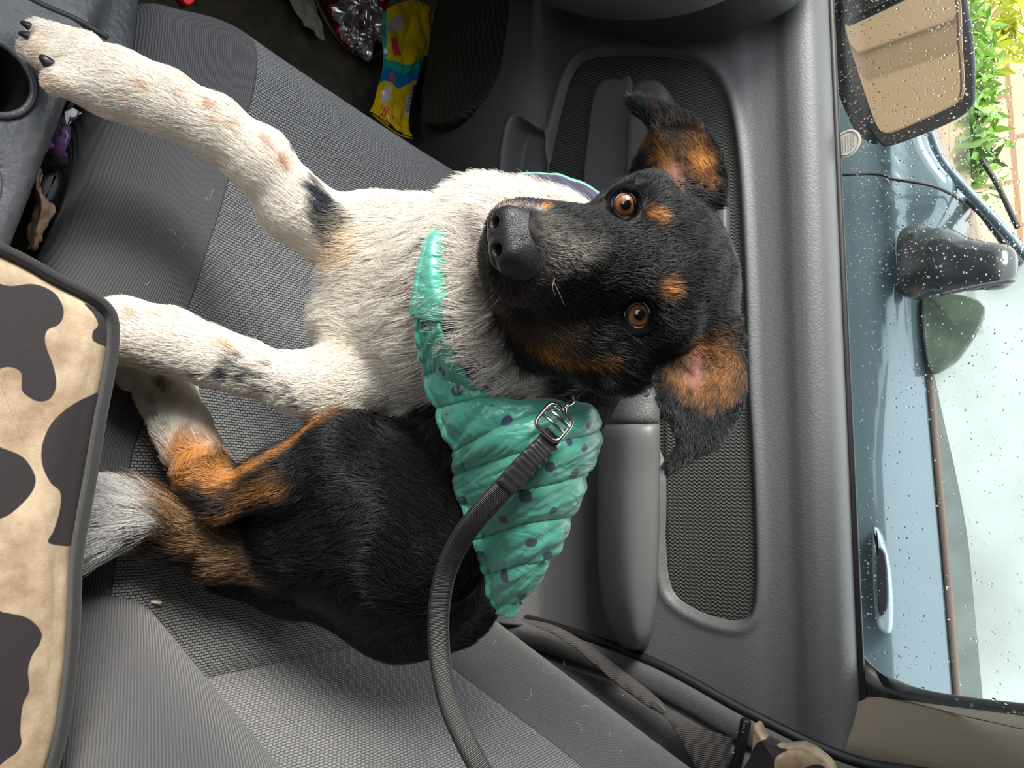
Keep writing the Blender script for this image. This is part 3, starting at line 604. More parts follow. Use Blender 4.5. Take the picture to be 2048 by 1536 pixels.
def build_car():
    t = thing('parked_car', (1.5, 0, -.7), 'blue-grey car parked alongside, seen through the wet side window', 'car')
    paint_ = mat('blue grey paint', (.10, .14, .165), .2, metal=.3, coat=1, noise=(3, .06)); rub = mat('window trim', (.12, .085, .07), .5)
    U = spline(YZ([(1846, -140), (1850, 60), (1858, 200), (1872, 290), (1898, 340), (1925, 378), (1915, 430), (1880, 500), (1846, 590), (1856, 760), (1872, 950), (1888, 1130), (1906, 1345), (1925, 1560), (1950, 1800)], 1.22), 160)
    Lo = np.stack([U[:, 0]*0+1.13, U[:, 1], U[:, 0]*0-.35], 1); rows = []
    for v in np.linspace(0, 1, 60):
        z = Lo[:, 2]+(U[:, 2]-Lo[:, 2])*v; top = U[:, 2]
        sh = np.interp(U[:, 1], [-.5, .1, .4, .7], [.115, .10, .05, .02])        # the shoulder widens to the rear
        k = np.clip((z-(top-sh))/sh, 0, 1)
        crease = -.012*np.exp(-((z-.365)/.010)**2)*sstep(.40, .52, U[:, 1])
        x = 1.15-.03*np.cos((z+.1)*2.2)+.06*k**1.4+crease+.03*v
        rows.append(np.stack([x, U[:, 1], z], 1))
    R_ = np.stack(rows, 1); mesh('body_side', R_.reshape(-1, 3), gridF(*R_.shape[:2]), paint_, t)
    top = rows[-1]
    # door shut line
    s = YZ([(1600, 345), (1665, 350), (1740, 348), (1772, 352), (1785, 358), (1860, 366), (1905, 376), (1930, 388)], 1.118); s[:, 0] += [0, 0, 0, 0, .0, .015, .05, .08]
    V, F = tube(spline(s, 40), .003, 8); mesh('shut_line', V, F, M['black'], t)
    # belt rubber and windows
    i0 = 84; V, F = tube(top[i0:]+np.array((.002, 0, .004)), 1, 12, flat=(.010, .007)); mesh('belt_trim', V, F, rub, t)
    gm = mat('painted sky on window', (.24, .27, .255), .12, coat=1, noise=(3, .35)); g = top[i0-2:150]  # pale base colour stands in for sky reflected in the glass
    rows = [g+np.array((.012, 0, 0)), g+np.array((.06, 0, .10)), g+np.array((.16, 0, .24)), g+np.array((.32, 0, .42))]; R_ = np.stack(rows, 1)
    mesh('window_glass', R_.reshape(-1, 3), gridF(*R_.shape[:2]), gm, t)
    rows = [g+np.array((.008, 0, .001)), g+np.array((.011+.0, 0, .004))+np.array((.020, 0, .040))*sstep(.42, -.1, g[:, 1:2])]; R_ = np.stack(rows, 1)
    mesh('no_reflection_strip', R_.reshape(-1, 3), gridF(*R_.shape[:2]), mat('glass painted dark', (.05, .065, .06), .1, coat=1, noise=(12, .4)), t)  # dark colour stands in for the interior seen where no sky reflects
    # front screen, scuttle and bonnet
    g = top[:i0-1]; rows = [g, g+np.array((.05, 0, .012)), g+np.array((.5, 0, .02)), g+np.array((1.0, 0, .03))]; R_ = np.stack(rows, 1)
    mesh('bonnet', R_.reshape(-1, 3), gridF(*R_.shape[:2]), mat('wet dark scuttle', (.07, .08, .085), .2, coat=.6), t)
    P = spline([*YZ([(1860, 262), (1884, 320), (1926, 372)], 1.2), *YZ([(1990, 440), (2060, 520), (2130, 600)], 1.2)], 40); V, F = tube(P, .010, 10); mesh('pillar', V, F, paint_, t)
    P = spline([at(1938, 396, x=1.26), at(1975, 440, x=1.28), at(2040, 530, x=1.3)], 20); V, F = tube(P, 1, 10, flat=(.03, .008)); mesh('pillar_trim', V, F, M['plastic_dark'], t)
    for a, b in ((((1880, 380), (1925, 300), (1975, 330))), (((1905, 470), (1960, 400), (1905, 330)))) if 0 else ():
        pass
    P = spline([at(1962, 318, x=1.5), at(1995, 370, x=1.5), at(2035, 455, x=1.45)], 14); V, F = tube(P, .006, 8); mesh('wiper', V, F, M['black'], t)
    # its mirror
    f = Field((.98, .38, .32), (1.30, .68, .70), .006)
    cs = [(1832, 480, 1.14, 34), (1834, 560, 1.14, 36), (1880, 540, 1.12, 40), (1880, 500, 1.12, 40), (1950, 520, 1.10, 34), (1995, 522, 1.09, 30), (1995, 548, 1.08, 28), (1900, 560, 1.10, 26)]; 
    cs = [(at(a, b, x=x), r) for a, b, x, r in cs]
    for (p, r), (q, r2) in zip(cs[:-1], cs[1:]): f.cone(p, pr_(r, p), q, pr_(r2, q), .02)
    V, Q = f.surface(3); h = mesh('mirror_housing', V, Q, mat('mirror black', (.03, .033, .037), .22, coat=.5), t)
    P = spline([at(1880, 590, x=1.05), at(1960, 572, x=1.02), at(2030, 560, x=1.0)], 12); V, F = tube(P, .004, 8); mesh('housing_seam', V, F, M['plastic_smooth'], h)
    o = np.array([at(a, b, x=1.20) for a, b in [(1845, 600), (1880, 588), (1930, 590), (1970, 610), (1965, 650), (1935, 700), (1905, 732), (1860, 738)]]); V, F = pad(o, (-1, -.1, .3), .02, .004, n=60); mesh('mirror_glass_or_reflection', V, F, mat('painted housing reflection', (.10, .13, .10), .15, coat=1, noise=(10, .5)), t)  # dark pad stands in for the housing's reflection in the window
    # door handle
    o = YZ([(1744, 1068), (1752, 1056), (1764, 1080), (1778, 1130), (1784, 1190), (1784, 1250), (1778, 1268), (1760, 1262), (1750, 1240), (1744, 1160)], 1.118)
    V, F = pad(o, (-1, 0, 0), .03, .008, n=90); hd_ = mesh('door_handle', V, F, mat('handle paint', (.22, .28, .32), .25, coat=1), t)
    o = YZ([(1756, 1100), (1768, 1106), (1774, 1150), (1775, 1205), (1768, 1228), (1758, 1225), (1755, 1160)], 1.108); V, F = pad(o, (-1, 0, 0), .01, .002, n=60); mesh('handle_recess', V, F, M['black'], hd_)
build_car()

def build_yard():
    m = bpy.data.materials.new('pale orange blocks'); m.use_nodes = True; t = m.node_tree; b = t.nodes['Principled BSDF']; b.inputs['Roughness'].default_value = .9
    br = nn(t, 'ShaderNodeTexBrick'); br.inputs['Scale'].default_value = 1; br.inputs['Brick Width'].default_value = .42; br.inputs['Row Height'].default_value = .20; br.inputs['Mortar Size'].default_value = .012
    br.inputs['Color1'].default_value = (.72, .50, .32, 1); br.inputs['Color2'].default_value = (.80, .62, .44, 1); br.inputs['Mortar'].default_value = (.40, .24, .14, 1)
    tcn = nn(t, 'ShaderNodeTexCoord'); sx = nn(t, 'ShaderNodeSeparateXYZ'); cb = nn(t, 'ShaderNodeCombineXYZ'); t.links.new(tcn.outputs['Object'], sx.inputs[0]); t.links.new(sx.outputs[1], cb.inputs[0]); t.links.new(sx.outputs[2], cb.inputs[1]); t.links.new(cb.outputs[0], br.inputs['Vector']); t.links.new(br.outputs['Color'], b.inputs['Base Color'])
    V, F = box(3.4, 3.6, .2, 4.2, -.8, 1.5); tag(mesh('block_wall', V, F, m, smooth=False), 'pale orange block wall beyond the parked car', 'wall')
    V, F = box(-30, 30, -30, 30, -1.0, -.9); tag(mesh('ground', V, F, mat('wet asphalt', (.16, .155, .15), .5, noise=(4, .3)), smooth=False), 'wet driveway', kind='structure')
    # house behind, seen in the mirror
    h = thing('garage_house', (1.5, -7, -.9), 'beige garage front with brown frames, reflected in the door mirror', 'house')
    V, F = box(-3, 7, -7.2, -7, -.9, 3.4); mesh('facade', V, F, mat('beige render', (.42, .32, .22), .9), h, smooth=False)
    for x0 in (-.9, .9, 2.7): V, F = box(x0, x0+1.5, -6.99, -6.93, -.9, 1.5); mesh('garage_panel', V, F, mat('panel', (.55, .42, .28), .8), h, smooth=False)
    for z0 in (1.5, 2.6): V, F = box(-3, 7, -6.99, -6.9, z0, z0+.25); mesh('beam', V, F, mat('brown beam', (.12, .08, .06), .8), h, smooth=False)
    # greenery between the cars and the wall
    def shrub(px, py, x, n, spread, cols, label):
        c = at(px, py, x=x); s = thing('shrub', (c[0], c[1], -.9), label, 'shrub'); rng = np.random.default_rng(int(px)); V = []; F = []
        for k in range(n):
            p = c+rng.normal(size=3)*spread; a = unit(rng.normal(size=3)); b_ = unit(np.cross(a, rng.normal(size=3))); l = rng.uniform(.025, .06)
            j = len(V); V += [p-a*l, p-b_*l*.35, p+a*l, p+b_*l*.35+np.cross(a, b_)*l*.1]; F.append((j, j+1, j+2, j+3))
        mesh('foliage', V, F, mat('leaves', cols, .5), s, smooth=False); P = spline([c-(0, 0, .25), c-(0, .01, .12), c], 10); V, F = tube(P, .012, 8); mesh('stem', V, F, mat('bark', (.12, .08, .05), .9), s)
    shrub(1955, 150, 2.9, 420, (.05, .22, .035), (.22, .40, .05), 'bright green shrub beyond the door mirror')
    shrub(2010, 40, 3.2, 160, (.03, .10, .04), (.60, .62, .04), 'yellow-green shrub against the block wall, top right corner')
    shrub(1945, 275, 2.4, 160, (.04, .10, .03), (.12, .22, .05), 'dark green low plant behind the parked car bonnet')
build_yard()

# ================================================================== the dog
WHITE = np.array((.87, .81, .73)); CREAM = np.array((.84, .68, .50)); BLACK = np.array((.010, .010, .011)); TAN = np.array((.50, .22, .06))
GREYW = np.array((.55, .50, .45)); BRN = np.array((.16, .09, .045)); PINK = np.array((.42, .20, .17)); DGREY = np.array((.045, .042, .042)); SPOT = np.array((.035, .04, .05)); LTAN = np.array((.55, .36, .2))
def D(px, py, d): return at(px, py, d=d)
def pr(px, d): return px*d/FPX
H = .0025
# head frame: s towards the lower ear in the frame, u to the top of the skull, f along the muzzle
E1 = D(1248, 411, .484); E2 = D(1275, 630, .4735); HO = (E1+E2)/2; HS = unit(E2-E1)
hf = D(1040, 487, .41)-HO; HF = unit(hf-HS*(hf@HS)); HU = np.cross(HF, HS); HU = HU if HU@CX > 0 else -HU
ed = np.linalg.norm(E2-E1)/2
def hd(s_, u_, f_): return HO+HS*s_+HU*u_+HF*f_
prims = []   # (kind, geometry..., blend, colour, fur length, flow, lift)
def cone(p, r1, q, r2, k=.014, col=BLACK, L=.010, flow=None, lift=.35): prims.append(dict(t='c', p=np.array(p), q=np.array(q), r1=r1, r2=r2, k=k, col=col, L=L, flow=unit(q-p) if flow is None else unit(flow), lift=lift))
def ell(c, rad, k=.014, col=BLACK, L=.008, flow=None, lift=.3, ax=None): prims.append(dict(t='e', c=np.array(c), rad=rad, k=k, col=col, L=L, flow=unit(flow), lift=lift, ax=ax or (HS, HU, HF)))
def chain(pts, col, L, k=.014, lift=.3, rev=False):
    for (a, b, d, r), (a2, b2, d2, r2) in zip(pts[:-1], pts[1:]):
        p, q = D(a, b, d), D(a2, b2, d2); cone(p, pr(r, d), q, pr(r2, d2), k, col, L, (p-q) if rev else (q-p), lift)
down = np.array((0, 0, -1.))
# torso, rump, chest, neck
chain([(985, 800, .615, 118), (880, 960, .635, 150), (790, 1070, .640, 185)], BLACK, .012, .03)
chain([(790, 1070, .640, 178), (840, 1150, .655, 120)], BLACK, .012, .02)
chain([(840, 1060, .600, 150), (690, 900, .570, 72)], BLACK, .011, .02)               # thigh
chain([(740, 1000, .600, 150), (610, 1040, .610, 110)], BLACK, .011, .03)
chain([(672, 898, .565, 68), (560, 955, .560, 52), (445, 992, .558, 44)], BLACK, .010, .016)   # shin
chain([(450, 990, .558, 42), (408, 945, .560, 46)], BLACK, .009, .012)
chain([(408, 945, .560, 46), (385, 900, .564, 46)], TAN, .009, .012, rev=True)
chain([(385, 900, .564, 46), (362, 850, .568, 46), (335, 790, .575, 46), (310, 730, .575, 50)], WHITE, .009, .012)
chain([(620, 1080, .64, 100), (470, 1110, .635, 52)], BLACK, .012, .03)                # under the rump to the tail root
chain([(640, 1140, .665, 90), (800, 1205, .67, 90), (900, 1190, .67, 95)], BLACK, .012, .03)
chain([(400, 1120, .645, 34), (560, 1150, .66, 60)], BLACK, .014, .03)
chain([(560, 1105, .62, 50), (450, 1095, .60, 44), (350, 1055, .570, 50), (270, 1030, .552, 48)], BRN, .020, .02, .45)
chain([(265, 1035, .545, 50), (170, 1040, .522, 62), (90, 1040, .52, 40)], np.array((.93, .92, .90)), .026, .02, .5)
chain([(930, 640, .590, 150), (800, 625, .615, 150)], WHITE, .018, .03)
chain([(800, 640, .615, 140), (735, 650, .620, 95)], WHITE, .016, .03)
chain([(770, 500, .605, 92), (710, 500, .590, 62)], CREAM, .012, .02)                 # far shoulder point
chain([(860, 480, .590, 80), (770, 500, .600, 85)], WHITE, .016, .03)
chain([(800, 730, .600, 70), (720, 715, .585, 62)], WHITE, .014, .02)
chain([(1120, 570, .560, 158), (1000, 590, .560, 180), (925, 615, .580, 160)], WHITE, .022, .03, .55)
chain([(1095, 705, .545, 78), (1010, 670, .540, 82), (940, 600, .550, 76)], WHITE, .014, .03, .35)
chain([(1060, 450, .565, 55), (980, 470, .560, 75), (920, 530, .560, 70)], WHITE, .022, .02, .6)
chain([(1200, 640, .575, 125), (1110, 790, .600, 90), (985, 810, .615, 110)], BLACK, .014, .03)
# far foreleg, stretched over the console
legA = [(725, 455, .605, 68), (650, 455, .590, 60), (590, 415, .575, 62), (520, 322, .555, 56), (430, 255, .538, 52), (330, 205, .520, 55), (240, 170, .508, 58), (180, 150, .505, 60)]
chain(legA, WHITE, .008, .014, .25)
# near foreleg, propped behind the armrest
legB = [(740, 740, .585, 70), (660, 762, .570, 58), (600, 768, .560, 54), (490, 735, .545, 46), (420, 712, .535, 50), (340, 682, .525, 56), (250, 662, .518, 56), (180, 655, .530, 50), (150, 652, .545, 46)]
chain(legB, WHITE, .008, .014, .25)
# paws: a pad body and separate toes
pawc = D(165, 148, .507)
def paw(c, base, toes, rb, col):
    for (x, y, d, r, x2, y2, d2, r2) in toes:
        p, q = D(x, y, d), D(x2, y2, d2); cone(p, pr(r, d), q, pr(r2, d2), .006, col, .006, q-p, .2)
paw(pawc, None, [(170, 105, .507, 40, 80, 62, .503, 24), (165, 135, .503, 40, 68, 100, .497, 26), (165, 145, .500, 34, 92, 122, .496, 20), (185, 170, .496, 34, 120, 162, .488, 30)], None, WHITE)
paw(None, None, [(305, 740, .575, 40, 250, 715, .58, 28), (300, 735, .57, 36, 250, 740, .57, 26), (300, 730, .575, 36, 262, 760, .575, 24)], None, WHITE)
paw(None, None, [(150, 640, .548, 30, 112, 625, .556, 20), (150, 655, .548, 30, 106, 650, .556, 20), (150, 670, .548, 30, 112, 676, .556, 20)], None, WHITE)
# head
back = -HF
ell(hd(.003, .000, -.045), (.056, .036, .062), .02, BLACK, .008, back*.9+HU*.1)
ell(hd(-.002, .006, -.018), (.044, .026, .034), .02, BLACK, .006, back+HU*.4)
cone(hd(.038, -.020, -.028), .027, hd(.048, -.016, -.070), .034, .02, BLACK, .010, back-HU*.3)
cone(hd(-.034, -.020, -.028), .024, hd(-.044, -.016, -.066), .030, .02, BLACK, .010, back-HU*.3)
cone(hd(0, -.010, -.01), .036, hd(0, -.016, .066), .0275, .016, BLACK, .005, back)
cone(hd(0, -.003, .0), .022, hd(0, -.004, .086), .0155, .012, BLACK, .004, back)
cone(hd(.018, -.026, .0), .027, hd(.013, -.023, .078), .0185, .010, BLACK, .005, back-HU*.25+HS*.3)
cone(hd(-.016, -.026, .0), .025, hd(-.013, -.023, .078), .0185, .010, BLACK, .005, back-HU*.25-HS*.3)
cone(hd(.008, -.042, -.02), .034, hd(.008, -.042, .066), .0185, .010, DGREY, .006, back)
cone(hd(-.008, -.042, -.02), .030, hd(-.008, -.042, .068), .0175, .010, DGREY, .006, back)
cone(hd(.016, -.044, .055), .020, hd(.034, -.046, .018), .029, .012, BLACK, .007, back+HS*.2)
cone(hd(.034, -.046, .018), .029, hd(.048, -.034, -.02), .034, .014, BLACK, .010, back)
for sgn in (-1, 1):                                                                    # brows and cheekbones
    cone(hd(sgn*.018, .015, -.004), .016, hd(sgn*.042, .010, -.018), .017, .010, BLACK, .006, back+HU*.3)
    cone(hd(sgn*.026, -.016, .004), .014, hd(sgn*.044, -.012, -.020), .018, .010, BLACK, .006, back-HU*.1)

def ear(C, lower):
    S = sheet(np.array([[D(*p) for p in row] for row in C]), 60, 34); return S
ear1 = ear([[(1262, 372, .510), (1345, 392, .512), (1440, 405, .520)], [(1276, 325, .498), (1362, 345, .512), (1446, 352, .522)], [(1300, 285, .492), (1372, 296, .512), (1432, 300, .522)],
            [(1304, 255, .486), (1352, 258, .504), (1408, 262, .516)], [(1294, 236, .478), (1330, 232, .488), (1368, 232, .500)], [(1276, 222, .474), (1292, 214, .478), (1312, 207, .482)], [(1262, 206, .472), (1264, 204, .472), (1268, 200, .472)]], False)
ear2 = ear([[(1316, 715, .492), (1385, 672, .492), (1466, 640, .510)], [(1316, 760, .476), (1392, 745, .490), (1482, 715, .502)], [(1325, 805, .462), (1400, 800, .482), (1486, 778, .496)],
            [(1350, 850, .454), (1402, 845, .470), (1470, 838, .484)], [(1362, 885, .448), (1395, 880, .456), (1440, 880, .464)], [(1350, 912, .442), (1368, 910, .446), (1390, 905, .450)], [(1336, 932, .436), (1338, 934, .436), (1342, 932, .436)]], True)
def build_dog_mesh():
    allp = [D(60, 60, .5), D(320, 1250, .68), D(1560, 600, .55), D(900, 1330, .72), D(60, 700, .5), ear1.reshape(-1, 3).min(0), ear2.reshape(-1, 3).max(0)]
    lo = np.min(allp, 0)-.03; hi = np.max(allp, 0)+.04
    lo = np.minimum(lo, [min((p['p'][i] if 'p' in p else p['c'][i]) for p in prims)-.06 for i in range(3)])
    hi = np.maximum(hi, [max((p['p'][i] if 'p' in p else p['c'][i]) for p in prims)+.10 for i in range(3)])
    f = Field(lo, hi, H)
    for p in prims:
        if p['t'] == 'c': f.cone(p['p'], p['r1'], p['q'], p['r2'], p['k'])
        else: f.ell(p['c'], p['ax'], p['rad'], p['k'])
    for S in (ear1, ear2):
        for i in range(0, 60):
            for j in range(0, 34):
                th = (.0029-.0009*i/60)*(1-.25*abs(j-16.5)/16.5)*(1 if i > 12 else 1+.9*(12-i)/12)
                f.cone(S[i, j], th, S[i, j]+.0001, th, .0028)
    for e in (E1, E2):
        f.cone(e+HU*.0, .0108, e+unit(CAM-e)*.03, .0112, .003, sub=True)
        # rounded lids around the opening
    for e in (E1, E2):
        v = unit(CAM-e); a_ = unit(HS-v*(HS@v)); b_ = np.cross(v, a_)
        for k in range(20):
            t = 2*math.pi*k/20; t2 = t+2*math.pi/20
            q = lambda t: e+v*.0045+a_*.0112*math.cos(t)+b_*.0100*math.sin(t)
            f.cone(q(t), .0028, q(t2), .0028, .002)
    # mouth line, nostril side dents, chest crease
    return f.surface(1)
DV, DQ = build_dog_mesh()
DN = vnormals(DV, DQ)
TREE = BVHTree.FromPolygons([tuple(v) for v in DV.tolist()], [tuple(q) for q in DQ.tolist()])
def hit(px, py, fall=.55):
    v = unit(ray(px, py)); h = TREE.ray_cast(Vector(tuple(CAM)), Vector(tuple(v)), 3)
    return np.array(h[0]) if h[0] is not None else D(px, py, fall)
def hitd(px, py, fall):
    p = hit(px, py, fall); return float((p-CAM)@_f)

def prim_dist(p, P):
    if p['t'] == 'c':
        e = p['q']-p['p']; t = np.clip(((P-p['p'])@e)/(e@e+1e-12), 0, 1); return np.linalg.norm(P-p['p']-t[:, None]*e, axis=1)-(p['r1']+(p['r2']-p['r1'])*t)
    q = sum((((P-p['c'])@a)/r)**2 for a, r in zip(p['ax'], p['rad'])); return (np.sqrt(q)-1)*min(p['rad'])
def paint():
    P = DV; n = len(P); W = np.zeros(n); C = np.zeros((n, 3)); Lf = np.zeros(n); Fl = np.zeros((n, 3)); Li = np.zeros(n)
    ds = np.stack([prim_dist(p, P) for p in prims]); dm = ds.min(0)
    jit = wob(P, 260, 3)*.0016+wob(P, 90, 5)*.0016
    for p, d in zip(prims, ds):
        w_ = np.exp(-(d-dm)/.0030); wc = np.exp(-(d+jit*(1 if p['col'][0] > .3 else -1)-dm)/.0014)
        W += wc; C += wc[:, None]*p['col']
        Lf += w_*p['L']; Fl += w_[:, None]*p['flow']; Li += w_*p['lift']
    ws = np.exp(-(ds-dm)/.0030).sum(0)
    C /= W[:, None]; Lf /= ws; Li /= ws
    # ears carry their own coat
    def near(S, extra=0):
        d = np.full(n, 1e9); Q = S.reshape(-1, 3)[::5]; m = np.linalg.norm(P-Q.mean(0), axis=1) < .09; idx = np.where(m)[0]
        for q in np.array_split(idx, 40):
            if len(q): d[q] = np.sqrt(((P[q][:, None]-Q[None])**2).sum(-1)).min(1)
        return d
    for S in (ear1, ear2):
        m = near(S) < .006; C[m] = BLACK; Lf[m] = .006; Li[m] = .16; fl = unit(S[-1].mean(0)-S[0].mean(0)); Fl[m] = fl
    def patch(pts, col, soft=.003, L=None, mask=None, jit_s=.003, strength=1.0):
        """a marking of the coat: each (px, py, radius in px) is found on the body and painted as a ball-chain in the coat"""
        cc = []
        for a, b, r in pts: h = hit(a, b); cc.append((h, r*float((h-CAM)@_f)/FPX))
        d = np.full(n, 1e9)
        for i in range(len(cc)):
            p, r = cc[i]; q, r2 = cc[min(i+1, len(cc)-1)]
            e = q-p; t = np.clip(((P-p)@e)/(e@e+1e-12), 0, 1); d = np.minimum(d, np.linalg.norm(P-p-t[:, None]*e, axis=1)-(r+(r2-r)*t))
        d = d+wob(P, 420, 9)*jit_s*.5+wob(P, 150, 4)*jit_s*.5
        a_ = np.clip(.5-d/soft*.5, 0, 1)*strength
        if mask is not None: a_ = a_*mask
        C[:] = C*(1-a_[:, None])+col*a_[:, None]
        if L is not None: Lf[:] = Lf*(1-a_)+L*a_
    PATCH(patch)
    N = DN; Fl = unit(Fl); T = unit(Fl-N*(Fl*N).sum(1, keepdims=True))
    return np.clip(C, 0, 1), Lf, T, Li
def PATCH(patch):
    # black sock above the far elbow
    patch([(640, 385, 22), (672, 430, 30), (690, 440, 26)], SPOT, .003, .014); patch([(640, 370, 12), (650, 440, 24), (668, 480, 18)], SPOT, .003, .014)
    # tan: hock, line along the thigh, streak under the knee
    patch([(375, 905, 34), (402, 950, 30), (450, 945, 18)], TAN, .006, .010, jit_s=.006)
    patch([(420, 965, 26), (475, 948, 14), (540, 912, 9), (600, 868, 7), (650, 832, 7), (690, 815, 6)], TAN, .004, .008)
    patch([(425, 1055, 8), (470, 1020, 14), (520, 990, 16), (550, 975, 14)], TAN*.7, .008, .012, jit_s=.008, strength=.85)
    patch([(420, 1005, 16), (400, 985, 12)], BLACK, .006)
    patch([(330, 1000, 12), (380, 1045, 16), (430, 1100, 18), (450, 1120, 14)], np.array((.42, .27, .15)), .008, .022, jit_s=.010)
    patch([(285, 1075, 16), (340, 1100, 26), (390, 1130, 26), (440, 1150, 20)], BLACK, .006, .02)
    # legs: ticking
    for a, b, r in [(293, 175, 7), (432, 215, 8), (440, 237, 8), (422, 207, 6), (478, 272, 6), (538, 285, 8), (568, 330, 7), (575, 335, 6), (390, 170, 5), (262, 195, 8), (365, 195, 6), (475, 250, 5)]: patch([(a, b, r), (a+4, b+5, r*.7)], np.array((.55, .28, .12)), .003, strength=.75)
    patch([(516, 232, 5), (524, 250, 6)], SPOT, .002); patch([(582, 300, 4), (592, 314, 5)], SPOT, .002)
    patch([(75, 90, 16), (60, 130, 14)], LTAN, .008, strength=.7); patch([(95, 175, 16), (120, 180, 16)], LTAN, .008, strength=.7); patch([(85, 140, 12)], TAN, .010, strength=.5)
    patch([(255, 708, 8), (235, 706, 8)], TAN, .004, strength=.7); patch([(265, 630, 6)], LTAN, .004); patch([(320, 628, 5)], LTAN, .004); patch([(365, 635, 4)], TAN, .004); patch([(312, 725, 9)], LTAN, .005, strength=.6); patch([(455, 690, 6), (465, 700, 5)], LTAN, .004)
    for a, b, r in [(462, 722, 9), (475, 735, 10), (445, 742, 8), (435, 752, 6), (455, 752, 11), (490, 755, 9), (510, 750, 10), (500, 765, 10), (530, 752, 7), (520, 775, 8), (550, 758, 5), (545, 785, 7), (570, 795, 6), (585, 785, 8), (598, 800, 5), (540, 730, 4), (497, 740, 5), (575, 770, 4), (592, 818, 6), (570, 705, 5), (480, 715, 5), (520, 690, 5), (395, 755, 5)]: patch([(a, b, r), (a+5, b-3, r*.5)], SPOT, .002, jit_s=.0035)
    for a, b, r in [(318, 770, 9), (330, 780, 6), (308, 810, 7), (312, 835, 7), (330, 860, 5)]: patch([(a, b, r)], SPOT, .003)
    for a, b, r in [(378, 837, 6), (368, 865, 6), (380, 775, 6)]: patch([(a, b, r)], TAN, .003)
    # chest warmth and grey hairs
    patch([(700, 470, 26), (715, 505, 22)], CREAM, .016, strength=.7); patch([(690, 700, 10), (650, 700, 8)], CREAM, .012, strength=.8)
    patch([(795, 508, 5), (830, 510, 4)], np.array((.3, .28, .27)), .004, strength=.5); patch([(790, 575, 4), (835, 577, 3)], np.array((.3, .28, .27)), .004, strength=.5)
    patch([(655, 697, 3)], SPOT, .002)
    # neck: black behind the jaw, white ruff in front
    patch([(1065, 700, 6), (1100, 745, 22), (1140, 775, 26), (1190, 760, 40), (1240, 740, 50)], BLACK, .006)
    patch([(1160, 790, 30), (1230, 800, 30), (1180, 830, 30)], BLACK, .006, .012)
    patch([(1155, 765, 3), (1215, 757, 3)], WHITE*.7, .003, .010, strength=.8)
    patch([(1110, 388, 8), (1160, 380, 16)], BLACK, .004)
    # face: black mask stays, greyed muzzle, tan cheeks and brows
    patch([(1010, 425, 8), (965, 450, 16), (955, 520, 18), (965, 580, 20), (1000, 610, 20)], np.array((.15, .11, .09)), .008, .004)
    patch([(1000, 418, 7), (1040, 412, 6), (1080, 420, 5)], np.array((.45, .38, .32)), .004, .004)
    patch([(1105, 460, 16), (1120, 500, 18), (1180, 498, 9)], GREYW*.55, .014, .005, jit_s=.008, strength=.7)
    patch([(1100, 520, 16), (1130, 510, 10), (1160, 505, 7)], GREYW*.75, .010, .005, jit_s=.008, strength=.6)
    patch([(1060, 590, 20), (1020, 600, 16)], np.array((.12, .09, .075)), .014, strength=.7)
    patch([(1310, 428, 13), (1316, 434, 12)], TAN*1.1, .004, .007); patch([(1325, 572, 9), (1335, 578, 14)], TAN*1.1, .004, .007)
    patch([(1020, 650, 9), (1060, 650, 18), (1095, 658, 22), (1115, 690, 16)], np.array((.14, .08, .04)), .012, jit_s=.008, strength=.7)
    patch([(1060, 688, 5), (1100, 702, 10), (1140, 718, 9), (1180, 728, 7), (1220, 722, 4)], TAN*.6, .005, .008, jit_s=.005)
    patch([(1090, 415, 4), (1130, 397, 4), (1180, 383, 4), (1205, 378, 3)], TAN*1.1, .002, .006)
    # inside the ears
    patch([(1320, 285, 12), (1328, 310, 17), (1335, 335, 18)], TAN*.75, .012, .012, jit_s=.014, strength=.85); patch([(1395, 305, 14), (1408, 335, 16)], TAN*1.05, .010, .012, jit_s=.012); patch([(1365, 285, 22)], BRN, .010)
    patch([(1352, 345, 12), (1352, 365, 14)], PINK, .006, .002); patch([(1355, 270, 12), (1330, 262, 8)], DGREY, .008)
    patch([(1395, 690, 8), (1440, 710, 12), (1455, 740, 13)], TAN*.75, .012, .012, jit_s=.014, strength=.9); patch([(1405, 785, 15), (1440, 770, 17), (1365, 765, 12)], TAN*.6, .012, .012, jit_s=.014, strength=.85)
    patch([(1390, 715, 12), (1395, 745, 13), (1385, 765, 8)], PINK, .006, .002)
DC, DL, DT, DLIFT = paint()

